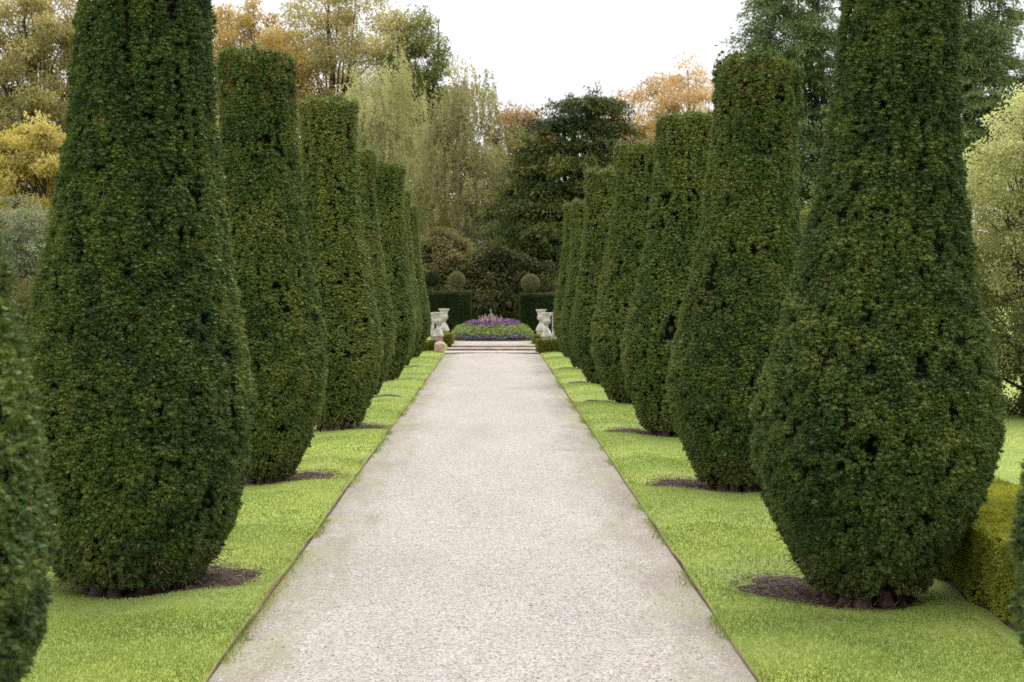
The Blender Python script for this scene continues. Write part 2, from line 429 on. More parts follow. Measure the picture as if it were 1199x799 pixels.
def yew(idx, px, d, H, R, lean, foot, tadd, label, spacing, blades, bl, bw):
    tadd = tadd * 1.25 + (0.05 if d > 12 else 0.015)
    rng = np.random.default_rng(100 + idx)
    x0, y0 = YPOS[idx]
    side = 'left' if x0 < 0 else 'right'
    z0 = float(ground_z(np.array([x0 + 0.0]), np.array([y0]))[0])
    root = thing("clipped_yew", label, "yew tree", (x0, y0, z0), "bottle-shaped yews along the path")
    zoff = 0.085
    def rad(z):
        zn = z / H * 3.9
        r = np.interp(zn, _zz, _rr) / 0.73 * R + (0.0 if idx == 9 else 0.022) + (0.02 if idx not in (1, 9) else 0.0) * sstep(3.2, 3.8, zn)
        if idx == 9: r = r * (1 - 0.13 * sstep(0.7, 2.7, z))
        return r * (1 + (foot - 1) * np.clip(1 - zn / 0.9, 0, 1))
    ph = rng.uniform(0, 6.28, 4)
    def shape(th, z):
        """lumpy radius and furrow mask"""
        c, s = np.cos(th), np.sin(th)
        p = np.stack([c * 0.6, s * 0.6, z], -1)
        tf_ = 0.045 if d < 12 else (0.052 if d < 17 else (0.06 if d < 27 else 0.07))
        wv = vnoise(p * 6, idx * 7 + 8)[..., None] * 0.35
        tuft = vnoise((p + wv * np.array([0.3, 0.3, 0.3])) / tf_ * np.array([0.9, 0.9, 0.8]), idx * 7 + 3)
        lump = 0.04 * (vnoise(p * np.array([2.6, 2.6, 1.2]), idx * 7 + 1) - 0.5) + 0.035 * (vnoise(p * np.array([8, 8, 2.6]), idx * 7 + 2) - 0.5) + 0.065 * (tuft - 0.5) - 0.012
        q = vnoise(p * np.array([8.5, 8.5, 1.5]), idx * 7 + 4)
        gate = vnoise(p * np.array([3.0, 3.0, 2.2]), idx * 7 + 5) + 0.10 * sstep(0.45 * H, 0.95 * H, z)
        fur = (1 - sstep(0.018, 0.06, np.abs(q - 0.5))) * sstep(0.52, 0.66, gate)
        hole = sstep(0.83, 0.90, vnoise(p * np.array([13, 13, 7.0]), idx * 7 + 6))
        fur = np.maximum(fur, np.maximum(hole * 0.9, 0.85 * (1 - sstep(0.12, 0.26, tuft))))
        # shallow rounded cords running up the neck
        cord = 0.028 * (np.abs(np.sin(th * 5 + ph[0] + 1.5 * np.sin(z * 0.9 + ph[1]))) - 0.85) * sstep(0.35 * H, 0.9 * H, z)
        return rad(z) + lump + cord, fur
    def axis_xy(z):
        return lean * z / H + 0.0 * z, 0.04 * np.sin(z * 0.9 + ph[2])
    B = Build()
    # dark solid core, added to block light behind the clumps
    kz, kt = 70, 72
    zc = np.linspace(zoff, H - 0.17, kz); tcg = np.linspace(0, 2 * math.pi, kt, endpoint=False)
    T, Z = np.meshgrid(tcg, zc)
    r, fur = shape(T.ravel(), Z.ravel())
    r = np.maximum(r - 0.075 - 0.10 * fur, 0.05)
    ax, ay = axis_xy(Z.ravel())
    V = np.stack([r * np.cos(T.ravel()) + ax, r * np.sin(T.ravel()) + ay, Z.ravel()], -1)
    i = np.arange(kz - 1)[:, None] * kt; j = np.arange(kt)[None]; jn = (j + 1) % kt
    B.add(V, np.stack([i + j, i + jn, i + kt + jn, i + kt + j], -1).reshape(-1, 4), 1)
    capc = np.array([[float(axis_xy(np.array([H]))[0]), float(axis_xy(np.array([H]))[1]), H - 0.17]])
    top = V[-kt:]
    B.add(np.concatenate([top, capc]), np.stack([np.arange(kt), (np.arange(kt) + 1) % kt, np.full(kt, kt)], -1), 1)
    # clumps on the flank
    th, zz = [], []
    z = zoff + 0.02
    while z < H:
        n = max(8, int(2 * math.pi * float(rad(np.array([z]))[0]) / spacing))
        th.append((np.arange(n) + rng.uniform(-.5, .5, n) + rng.uniform()) / n * 2 * math.pi)
        zz.append(z + rng.uniform(-.6, .6, n) * spacing)
        z += spacing * 0.95
    th = np.concatenate(th); zz = np.clip(np.concatenate(zz), zoff, H)
    r, fur = shape(th, zz)
    rim = 0.11 * vnoise(np.stack([np.cos(th) * 3.2, np.sin(th) * 3.2, th * 0], -1), idx + 80)
    keep = (rng.uniform(size=len(th)) > fur * 0.93) & (zz < H - rim + 0.05)
    th, zz, r, fur = th[keep], zz[keep], r[keep], fur[keep]
    slope = (rad(zz + 0.03) - rad(zz - 0.03)) / 0.06
    nrm = norm(np.stack([np.cos(th), np.sin(th), -slope], -1))
    ax, ay = axis_xy(zz)
    r = r + rng.normal(0, 0.006, len(r)) - 0.05 * fur
    P = np.stack([r * np.cos(th) + ax, r * np.sin(th) + ay, zz], -1)
    # clumps on the flat top
    nt_ = int(math.pi * rad(np.array([H]))[0] ** 2 / spacing ** 2 * 1.2)
    a = rng.uniform(0, 6.283, nt_); rr = np.sqrt(rng.uniform(size=nt_)) * (rad(np.array([H]))[0] + 0.01)
    Pt = np.stack([rr * np.cos(a) + capc[0, 0], rr * np.sin(a) + capc[0, 1], H - 0.05 + rng.normal(0.0, 0.022, nt_) + 0.20 * (n2(rr * np.cos(a), rr * np.sin(a), 8, idx) - 0.5)], -1)
    Nt = norm(np.stack([0.35 * np.cos(a), 0.35 * np.sin(a), np.ones(nt_)], -1))
    P = np.concatenate([P, Pt]); nrm = np.concatenate([nrm, Nt])
    # blades of each clump
    n = len(P)
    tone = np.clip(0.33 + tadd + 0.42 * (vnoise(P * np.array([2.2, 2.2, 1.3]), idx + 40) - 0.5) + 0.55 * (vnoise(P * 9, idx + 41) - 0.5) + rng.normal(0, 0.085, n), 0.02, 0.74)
    low = 1 - sstep(0.05, 0.55, P[:, 2])                   # bare brown twigs show at the foot
    # every clump is a small rounded tuft: an uneven dome leaning outwards, with short blades standing off it
    ax_ = norm(nrm + np.array([0, 0, -0.12]) + rng.normal(0, 0.16, nrm.shape))
    sx_ = norm(np.cross(ax_, np.array([0, 0, 1.0]) + rng.normal(0, 0.12, nrm.shape))); sy_ = np.cross(sx_, ax_)
    pr = spacing * rng.uniform(0.40, 0.70, n); ph_ = spacing * rng.uniform(0.8, 1.4, n)
    ctr = P - ax_ * spacing * 0.85
    K, rings = 6, ((1.0, 0.05), (0.74, 0.70))
    vv = []
    for (rr_, hh_) in rings:
        an = (np.arange(K) / K * 6.283)[None] + rng.uniform(0, 6.283, (n, 1)) * 0 + hh_
        w = rr_ * rng.uniform(0.6, 1.35, (n, K))
        vv.append(ctr[:, None] + (sx_[:, None] * (np.cos(an) * w * 1.2)[..., None] + sy_[:, None] * (np.sin(an) * w * 0.85)[..., None]) * pr[:, None, None] + ax_[:, None] * (hh_ * ph_[:, None] * rng.uniform(0.6, 1.35, (n, K)))[..., None])
    vv.append((ctr + ax_ * ph_[:, None] * 1.0 + rng.normal(0, 0.28, (n, 3)) * pr[:, None])[:, None])
    VV = np.concatenate(vv, 1)
    base_ = (np.arange(n) * (2 * K + 1))[:, None]
    k_ = np.arange(K); kn = (k_ + 1) % K
    q0 = np.stack([k_, kn, kn + K, k_ + K], -1)
    t0 = np.stack([k_ + K, kn + K, np.full(K, 2 * K)], -1)
    FQ = (base_[:, :, None] + q0[None]).reshape(-1, 4); FT = (base_[:, :, None] + t0[None]).reshape(-1, 3)
    browned = rng.uniform(size=n) < low * 0.12
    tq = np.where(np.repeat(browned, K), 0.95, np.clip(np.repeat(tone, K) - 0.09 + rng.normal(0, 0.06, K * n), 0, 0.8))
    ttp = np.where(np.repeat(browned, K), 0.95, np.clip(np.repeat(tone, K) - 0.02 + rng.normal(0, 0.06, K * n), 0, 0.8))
    nv0 = B.n
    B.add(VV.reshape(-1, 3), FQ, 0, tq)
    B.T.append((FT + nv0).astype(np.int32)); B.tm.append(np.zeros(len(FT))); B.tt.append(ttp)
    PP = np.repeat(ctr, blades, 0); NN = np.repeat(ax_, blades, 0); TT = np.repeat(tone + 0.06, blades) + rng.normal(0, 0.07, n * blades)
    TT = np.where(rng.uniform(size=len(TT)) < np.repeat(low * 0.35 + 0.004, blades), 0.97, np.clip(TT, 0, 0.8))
    m = len(PP)
    v = norm(norm(rng.normal(size=(m, 3))) + NN * 0.8)
    c_ = np.sum(v * NN, -1, keepdims=True)
    rad_ = np.repeat(pr, blades)[:, None] * (1 - np.abs(c_)) + np.repeat(ph_, blades)[:, None] * np.abs(c_)
    tip = norm(v * 0.8 + rng.normal(0, 0.42, v.shape))
    L_ = bl * rng.uniform(0.6, 1.35, m)
    base = PP + v * rad_ * 0.85 - tip * L_[:, None] * 0.2
    fn = norm(v + rng.normal(0, 0.5, v.shape))
    young = (PP[:, 2] > H - 0.16) & (rng.uniform(size=m) < 0.04)
    tip[young] = norm(rng.normal(0, 0.22, (young.sum(), 3)) + np.array([0, 0, 1.0])); L_[young] = rng.uniform(0.05, 0.12, young.sum())
    Vv, Ff = leaf_arrays(base, tip, fn, L_, bw * rng.uniform(0.7, 1.3, m), 0.5)
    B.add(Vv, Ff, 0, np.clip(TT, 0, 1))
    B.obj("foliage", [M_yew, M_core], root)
    # red berries, thickest round the rim
    nb = int((540 if d < 17 else 380) * (1.0 if d > 12 else 0.6))
    u = rng.uniform(size=nb)
    zb = np.where(u < 0.5, H - np.abs(rng.normal(0, 0.30, nb)) - 0.03, H * (1 - 0.72 * rng.uniform(size=nb) ** 1.8))
    tb = rng.uniform(0, 6.283, nb)
    okb = vnoise(np.stack([np.cos(tb) * 3, np.sin(tb) * 3, zb * 2.5], -1), idx + 60) > 0.40
    zb, tb = zb[okb], tb[okb]
    rb, fb = shape(tb, zb)
    ax, ay = axis_xy(zb)
    Pb = np.stack([(rb + 0.012) * np.cos(tb) + ax, (rb + 0.012) * np.sin(tb) + ay, zb], -1)
    s = (0.0058 if d < 12 else 0.0075) * rng.uniform(0.8, 1.2, len(Pb))[:, None, None]
    octa = np.array([(1, 0, 0), (0, 1, 0), (-1, 0, 0), (0, -1, 0), (0, 0, 1.15), (0, 0, -1.15)], float)
    Vb = (Pb[:, None] + octa[None] * s).reshape(-1, 3)
    fo = np.array([(0, 1, 4), (1, 2, 4), (2, 3, 4), (3, 0, 4), (1, 0, 5), (2, 1, 5), (3, 2, 5), (0, 3, 5)])
    Fb = (np.arange(len(Pb))[:, None, None] * 6 + fo[None]).reshape(-1, 3)
    tag(mesh_obj("berries", Vb, Fb, M_berry, root, smooth=True), kind='stuff')
    # stems: a ring of fluted trunks under the skirt and a few bare vertical twigs on the flank
    Bt = Build()
    for q in range(11):
        a = q / 11 * 6.283 + rng.uniform(-.2, .2)
        r0 = R * 0.35 * foot * rng.uniform(0.75, 1.0)
        pts = [(r0 * 1.18 * math.cos(a), r0 * 1.18 * math.sin(a), -0.06), (r0 * math.cos(a), r0 * math.sin(a), 0.06), (r0 * 0.9 * math.cos(a + .1), r0 * 0.9 * math.sin(a + .1), 0.28), (r0 * 1.0 * math.cos(a + .15), r0 * 1.0 * math.sin(a + .15), 0.6)]
        w = rng.uniform(0.035, 0.06)
        Bt.add(*tube(pts, [w * 1.25, w * 0.9, w * 0.75, w * 0.45], 8))
    Bt.obj("trunk", M_yewbark, root, smooth=True)
    if d < 22:
        Bw = Build()
        for q in range(46 if d < 12 else 14):
            a = rng.uniform(0, 6.283); zt = rng.uniform(0.12, 1) * H * 0.95; ln = rng.uniform(0.03, 0.13)
            zs = np.linspace(zt - ln / 2, zt + ln / 2, 4)
            aa = a + np.cumsum(rng.normal(0, 0.012, 4))
            rs, _f = shape(aa, zs)
            ax, ay = axis_xy(zs)
            rs = rs - 0.008 + rng.uniform(0, 0.012, 4)
            Bw.add(*tube(np.stack([rs * np.cos(aa) + ax, rs * np.sin(aa) + ay, zs], -1), 0.0017, 4))
        for q in range(150 if d < 12 else 60):            # dead twig ends round the foot
            a = rng.uniform(0, 6.283); zt = rng.uniform(0.03, 0.35)
            rs = float(shape(np.array([a]), np.array([zt]))[0][0])
            p0 = np.array([(rs - 0.05) * math.cos(a), (rs - 0.05) * math.sin(a), zt])
            dv = norm(np.array([math.cos(a), math.sin(a), rng.uniform(-0.5, 0.4)]) + rng.normal(0, 0.4, 3))
            Bw.add(*tube(np.stack([p0, p0 + dv * 0.06, p0 + dv * rng.uniform(0.08, 0.14) + np.array([0, 0, -.01])]), 0.0022, 4))
        tag(Bw.obj("twigs", M_twig, root), kind='stuff')
    # ring of bare soil cut into the lawn
    cx, cy = soil_centre(idx)
    nr, na = 9, 40
    ang = np.linspace(0, 6.283185, na, endpoint=False)
    rim = SOILR * (0.82 + 0.4 * vnoise(np.stack([np.cos(ang) * 3, np.sin(ang) * 3, ang * 0], -1), idx + 70))
    Vs = [(cx, cy)]
    for q in range(1, nr + 1): Vs += [(cx + rim[k] * q / nr * math.cos(ang[k]), cy + rim[k] * q / nr * math.sin(ang[k])) for k in range(na)]
    Vs = np.array(Vs)
    edge = np.concatenate([[0], np.repeat(np.arange(1, nr + 1) / nr, na)])
    zs = ground_z(Vs[:, 0], Vs[:, 1]) + 0.014 + 0.022 * (n2(Vs[:, 0], Vs[:, 1], 9, 8) - 0.5) - 0.03 * sstep(0.9, 1.0, edge)
    F3 = np.stack([np.zeros(na, int), 1 + np.arange(na), 1 + (np.arange(na) + 1) % na], -1)
    F4 = []
    for q in range(nr - 1):
        b0 = 1 + q * na; k = np.arange(na)
        F4.append(np.stack([b0 + k, b0 + na + k, b0 + na + (k + 1) % na, b0 + (k + 1) % na], -1))
    tag(mesh_obj("soil", np.column_stack([Vs, zs]), [np.concatenate(F4), F3], M_soil, smooth=True), kind='structure')
    return root

for k, y in enumerate(YEWS):
    d = y[1]
    if d < 6: sp, nb, bl, bw = 0.024, 16, 0.019, 0.0042
    elif d < 12: sp, nb, bl, bw = 0.0225, 19, 0.020, 0.0036
    elif d < 17: sp, nb, bl, bw = 0.0255, 14, 0.023, 0.0052
    elif d < 27: sp, nb, bl, bw = 0.031, 9, 0.026, 0.0085
    else: sp, nb, bl, bw = 0.037, 7, 0.032, 0.0115
    yew(k, *y, sp, nb, bl, bw)

# ------------------------------------------------------------------ grass blades and ground litter
def grass():
    rng = np.random.default_rng(5)
    PX = []
    for (ya, yb, den) in ((5.6, 8.5, 9500), (8.5, 11.5, 6500), (11.5, 16, 3800), (16, 24, 1900), (24, 42, 700)):
        for (xa, xb) in ((-3.3, PX0 - 0.004), (PX1 + 0.004, 2.62)):
            n = int((yb - ya) * (xb - xa) * den)
            PX.append(np.stack([rng.uniform(xa, xb, n), rng.uniform(ya, yb, n), np.full(n, ya)], -1))
    for ex, sg in ((PX0, 1), (PX1, -1)):                  # tufts that creep over the boards on to the gravel
        n = 9000
        yy = 5.6 + 24 * rng.uniform(size=n) ** 1.6
        xx = ex + sg * (np.abs(rng.normal(0, 0.035, n)) - 0.01)
        kp = n2(xx * 0 + 7 * sg, yy, 2.2, 37) + 0.25 * (n2(xx * 0, yy, 9, 38) - 0.5) > 0.5
        PX.append(np.stack([xx[kp], yy[kp], yy[kp]], -1))
    n = int(22 * 14 * 220)
    PX.append(np.stack([rng.uniform(3.6, 10, n), rng.uniform(9, 22, n), np.full(n, 20.0)], -1))
    A = np.concatenate(PX)
    keep = np.ones(len(A), bool); near = np.zeros(len(A))
    for i in range(len(YPOS)):
        cx, cy = soil_centre(i)
        dd = np.hypot(A[:, 0] - cx, A[:, 1] - cy)
        keep &= dd > SOILR * (0.90 + 0.2 * n2(A[:, 0], A[:, 1], 5, 9)) * rng.uniform(0.93, 1.05, len(A))
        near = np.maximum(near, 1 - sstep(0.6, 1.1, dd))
    keep &= rng.uniform(size=len(A)) > near * 0.35
    A, near = A[keep], near[keep]
    n = len(A)
    z = ground_z(A[:, 0], A[:, 1])
    z = np.where((A[:, 0] > PX0) & (A[:, 0] < PX1), 0.012, z)
    sc = 1 + 0.5 * sstep(9, 30, A[:, 1])
    e = np.where(A[:, 0] < 0, PX0 - A[:, 0], A[:, 0] - PX1)
    patch = n2(A[:, 0], A[:, 1], 1.6, 31); p2 = n2(A[:, 0], A[:, 1], 5.0, 32)
    tint = 0.48 + 0.55 * (patch - 0.5) + 0.26 * (p2 - 0.5) + rng.normal(0, 0.09, n) - near * 0.22 * n2(A[:, 0], A[:, 1], 3, 33)  # broad patches: uneven turf, plus light and dark of bumps put into tint
    dry = rng.uniform(size=n) < (0.015 + near * 0.30 * (n2(A[:, 0], A[:, 1], 4, 34) > 0.5) + 0.12 * (patch > 0.68))
    tint = np.where(dry, rng.uniform(0.85, 1, n), np.clip(tint, 0.02, 0.8))
    L_ = rng.uniform(0.012, 0.024, n) * sc * (1 + 0.8 * (e < 0.04) * n2(A[:, 0], A[:, 1], 4, 36))
    tilt = rng.normal(0, 0.42, (n, 2))
    D = norm(np.column_stack([tilt, np.ones(n)]))
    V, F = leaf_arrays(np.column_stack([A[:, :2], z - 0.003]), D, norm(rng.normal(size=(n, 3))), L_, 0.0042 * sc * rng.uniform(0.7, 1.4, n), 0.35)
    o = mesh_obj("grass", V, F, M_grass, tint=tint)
    tag(o, "short mown grass on the two lawn strips", "grass", kind='stuff')
grass()

def litter():
    rng = np.random.default_rng(6)
    P = []
    for i in range(len(YPOS)):
        if YPOS[i][1] > 22: continue
        cx, cy = soil_centre(i)
        n = 2600
        a = rng.uniform(0, 6.283, n); r = SOILR * np.sqrt(rng.uniform(size=n)) * 1.12
        P.append(np.stack([cx + r * np.cos(a), cy + r * np.sin(a)], -1))
    P = np.concatenate(P); n = len(P)
    D = norm(np.column_stack([rng.normal(0, 1, (n, 2)), rng.normal(0, 0.18, n)]))
    V, F = leaf_arrays(np.column_stack([P, ground_z(P[:, 0], P[:, 1]) + 0.022]), D, np.array([[0, 0, 1.0]]) + rng.normal(0, .3, (n, 3)), rng.uniform(0.015, 0.06, n), rng.uniform(0.003, 0.008, n))
    tag(mesh_obj("dry_litter", V, F, M_litter, tint=rng.uniform(0, 1, n)), "dead needles and twigs on the soil under the yews", "litter", kind='stuff')
litter()

def pebbles():
    rng = np.random.default_rng(8)
    n = 42000
    y = 5.8 + (rng.uniform(size=n) ** 1.9) * 12
    x = rng.uniform(PX0 + 0.01, PX1 - 0.01, n)
    tt = (x - (PX0 + PX1) / 2) / 1.25
    z = 0.006 + 0.022 * (1 - tt * tt) + 0.012 * (n2(x, y, 1.4, 11) - 0.5)
    s = rng.gamma(3.0, 0.0011, n).clip(0.0015, 0.009)
    dirs = np.array([(1, 0, 0), (.3, .95, 0), (-.8, .6, 0), (-.8, -.6, 0), (.3, -.95, 0), (0.1, 0, .75)], float)
    V = np.stack([x, y, z], -1)[:, None] + dirs[None] * s[:, None, None] * rng.uniform(0.6, 1.3, (n, 6, 1))
    fo = np.array([(k, (k + 1) % 5, 5) for k in range(5)])
    F = (np.arange(n)[:, None, None] * 6 + fo[None]).reshape(-1, 3)
    t = np.repeat(rng.uniform(0, 1, n), 5)
    m = foliage("loose_stones", [(0.20, 0.165, 0.145), (0.34, 0.30, 0.28), (0.42, 0.39, 0.375), (0.56, 0.53, 0.51)], trans=0.0, rough=0.85)
    tag(mesh_obj("gravel_stones", V.reshape(-1, 3), F, m, tint=t), "loose pale stones on the gravel path", "gravel", kind='stuff')
pebbles()

# ------------------------------------------------------------------ hedges, clipped to boxes
def hedge(name, label, x0, x1, y0, y1, z0, z1, mat, core, spacing_fn, blades, bl, bw, seed, group=None, wob=0.03, faces="xXyYZ", up=0.0):
    """clump-covered box; spacing_fn(y) gives the clump spacing"""
    rng = np.random.default_rng(seed)
    root = thing(name, label, "hedge", ((x0 + x1) / 2, (y0 + y1) / 2, z0), group)
    o = np.array([(x0 + x1) / 2, (y0 + y1) / 2, z0])
    B = Build()
    ins = 0.045
    Vb, q, tr = box(x0 + ins, x1 - ins, y0 + ins, y1 - ins, z0 - 0.05, z1 - ins, 0.03)
    add_box(B, x0 + ins - o[0], x1 - ins - o[0], y0 + ins - o[1], y1 - ins - o[1], -0.05, z1 - z0 - ins, 0.03, m=1)
    P, Nn = [], []
    for f in faces:
        def samp(u0, u1, v0, v1):
            n = int((u1 - u0) * (v1 - v0) / smin ** 2 * 1.7)
            return rng.uniform(u0, u1, n), rng.uniform(v0, v1, n)
        smin = spacing_fn(y0)
        if f in "xX":
            u, v = samp(y0, y1, z0 + 0.01, z1); X = np.full(len(u), x0 if f == 'x' else x1)
            p = np.stack([X, u, v], -1); nn = np.array([-1.0 if f == 'x' else 1.0, 0, 0])
        elif f in "yY":
            u, v = samp(x0, x1, z0 + 0.01, z1); Y = np.full(len(u), y0 if f == 'y' else y1)
            p = np.stack([u, Y, v], -1); nn = np.array([0, -1.0 if f == 'y' else 1.0, 0])
        else:
            u, v = samp(x0, x1, y0, y1)
            p = np.stack([u, v, np.full(len(u), z1)], -1); nn = np.array([0, 0, 1.0])
        kp = rng.uniform(size=len(p)) < (smin / np.vectorize(spacing_fn)(p[:, 1])) ** 2
        p = p[kp]
        p = p + nn * (wob * (vnoise(p * 4, seed + 1) - 0.5) * 2 + wob * 0.5 * (vnoise(p * 14, seed + 2) - 0.5))[:, None]
        P.append(p); Nn.append(np.tile(nn, (len(p), 1)))
    P, Nn = np.concatenate(P), np.concatenate(Nn)
    hole = vnoise(P * np.array([11, 11, 5.0]), seed + 3) > 0.80
    P, Nn = P[~hole], Nn[~hole]
    n = len(P)
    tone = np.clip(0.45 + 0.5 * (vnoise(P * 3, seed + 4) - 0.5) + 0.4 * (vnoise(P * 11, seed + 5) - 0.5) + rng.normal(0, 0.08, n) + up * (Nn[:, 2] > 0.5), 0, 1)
    PP = np.repeat(P, blades, 0); NN = np.repeat(Nn, blades, 0)
    tg = norm(np.cross(NN, rng.normal(size=NN.shape)))
    D = norm(NN * 0.7 + tg * rng.uniform(0.1, 1.2, len(PP))[:, None] + np.array([0, 0, 0.15]) + rng.normal(0, 0.15, NN.shape))
    sc = np.repeat(np.vectorize(spacing_fn)(P[:, 1]) / spacing_fn(y0), blades)
    PP = PP + tg * rng.uniform(0, 0.5, len(PP))[:, None] * spacing_fn(y0) - NN * 0.012
    V, F = leaf_arrays(PP - o, D, NN + rng.normal(0, .6, NN.shape), bl * sc * rng.uniform(0.65, 1.3, len(PP)), bw * sc * rng.uniform(0.7, 1.3, len(PP)))
    B.add(V, F, 0, np.clip(np.repeat(tone, blades) + rng.normal(0, 0.07, len(PP)), 0, 1))
    B.obj("foliage", [mat, core], root)
    return root

M_gold = foliage("golden_box_leaves", [(0.101, 0.132, 0.022), (0.213, 0.241, 0.033), (0.370, 0.380, 0.050), (0.538, 0.517, 0.083)], trans=0.25, tmul=(1.1, 1.1, 0.6))
M_box = foliage("box_leaves", [(0.091, 0.117, 0.024), (0.182, 0.202, 0.036), (0.286, 0.273, 0.060), (0.416, 0.325, 0.096)], trans=0.2)
M_dark = foliage("dark_hedge_leaves", [(0.012, 0.026, 0.010), (0.024, 0.048, 0.015), (0.045, 0.07, 0.02), (0.10, 0.13, 0.04)], trans=0.1)
hedge("golden_hedge", "low golden-yellow clipped hedge running behind the right row of yews", 2.76, 3.6, 6.6, 38, -0.02, 0.41, M_gold, M_core,
      lambda y: 0.026 if y < 13 else 0.07, 8, 0.032, 0.013, 201, wob=0.04, faces="xXyYZ", up=0.12)
yy = np.arange(6.5, 38.1, 0.15)
e0 = 2.70 + 0.05 * n2(yy * 0, yy, 3, 90)
XX = np.stack([e0, e0 + 0.04, yy * 0 + 2.85], 1); YY = np.repeat(yy[:, None], 3, 1)
ZZ = ground_z(XX, YY) + np.array([-0.01, 0.016, 0.02])
i = np.arange(len(yy) - 1)[:, None] * 3; j = np.arange(2)[None]
tag(mesh_obj("soil", np.stack([XX.ravel(), YY.ravel(), ZZ.ravel()], -1), np.stack([i + j, i + j + 1, i + 4 + j, i + 3 + j], -1).reshape(-1, 4), M_soil, smooth=True), kind='structure')
hedge("box_hedge", "low box hedge left of the steps, ending at a rounded stone block", -4.6, -1.58, 41.95, 42.35, 0.0, 0.345, M_box, M_core, lambda y: 0.035, 7, 0.038, 0.016, 202, "low box hedges round the terrace")
hedge("box_hedge", "low box hedge on the terrace left of the flower bed, under the rear urn", -1.46, -1.16, 43.35, 44.3, 0.14, 0.46, M_box, M_core, lambda y: 0.035, 7, 0.038, 0.016, 203, "low box hedges round the terrace")
hedge("box_hedge", "low box hedge right of the steps in front of the white urns", 1.12, 4.4, 41.6, 42.0, 0.0, 0.375, M_box, M_core, lambda y: 0.035, 7, 0.038, 0.016, 204, "low box hedges round the terrace")
hedge("box_hedge", "low box hedge on the terrace right of the flower bed, behind the front box hedge", 1.06, 1.36, 43.35, 44.3, 0.14, 0.44, M_box, M_core, lambda y: 0.035, 7, 0.038, 0.016, 205, "low box hedges round the terrace")
hedge("tall_hedge", "dark square-cut yew hedge behind the flower bed with two ball topiaries, left side", -6.5, -0.78, 50.0, 51.1, 0.18, 1.60, M_dark, M_core, lambda y: 0.05, 6, 0.05, 0.02, 206, "dark hedges behind the flower bed", wob=0.025, up=0.45)
hedge("tall_hedge", "dark square-cut yew hedge behind the flower bed with a single ball topiary, right side", 0.80, 6.5, 50.0, 51.1, 0.18, 1.54, M_dark, M_core, lambda y: 0.05, 6, 0.05, 0.02, 207, "dark hedges behind the flower bed", wob=0.025, up=0.45)

def ball(label, px, py, d, r, zb, seed, mat):
    rng = np.random.default_rng(seed)
    x, z = X_at(px, d), Z_at(py, d)
    root = thing("ball_topiary", label, "topiary", (x, d, zb), "ball topiaries above the dark hedges")
    n = 1500
    v = norm(rng.normal(size=(n, 3)))
    B = Build()
    a = np.linspace(-1.5, 1.5, 12)
    B.add(*lathe(np.stack([np.cos(a) * (r - 0.035), z - zb + np.sin(a) * (r - 0.035)], -1), 16), 1)
    bl = 7
    rr = r * (1 + 0.08 * (vnoise(v * 3, seed) - 0.5))
    P = np.repeat(v * rr[:, None] + np.array([0, 0, z - zb]), bl, 0); NN = np.repeat(v, bl, 0)
    D = norm(NN * 0.7 + rng.normal(0, 0.6, NN.shape))
    V, F = leaf_arrays(P - NN * 0.02, D, NN + rng.normal(0, .5, NN.shape), 0.04 * rng.uniform(.6, 1.3, len(P)), 0.016)
    B.add(V, F, 0, np.clip(0.5 + rng.normal(0, 0.2, len(P)), 0, 1))
    B.obj("crown", [mat, M_core], root)
    zs = z - zb - r + 0.06
    Bs = Build(); Bs.add(*tube([(0, 0, -0.1), (0.01, 0, zs * 0.5), (0, 0, zs + 0.1)], [0.035, 0.03, 0.03], 8))
    Bs.obj("stem", M_twig, root, smooth=True)
M_ball = foliage("brownish_topiary", [(0.112, 0.132, 0.058), (0.203, 0.216, 0.102), (0.315, 0.300, 0.158)], trans=0.1)
ball("clipped ball topiary rising above the inner end of the hedge left of the flowers", 535, 328, 50.5, 0.26, 1.58, 301, M_ball)
ball("clipped ball topiary further from the flowers, beside the last left yew", 506, 327, 50.5, 0.24, 1.58, 302, M_dark)
ball("clipped ball topiary above the hedge right of the flowers", 621, 332, 50.5, 0.29, 1.52, 303, M_ball)

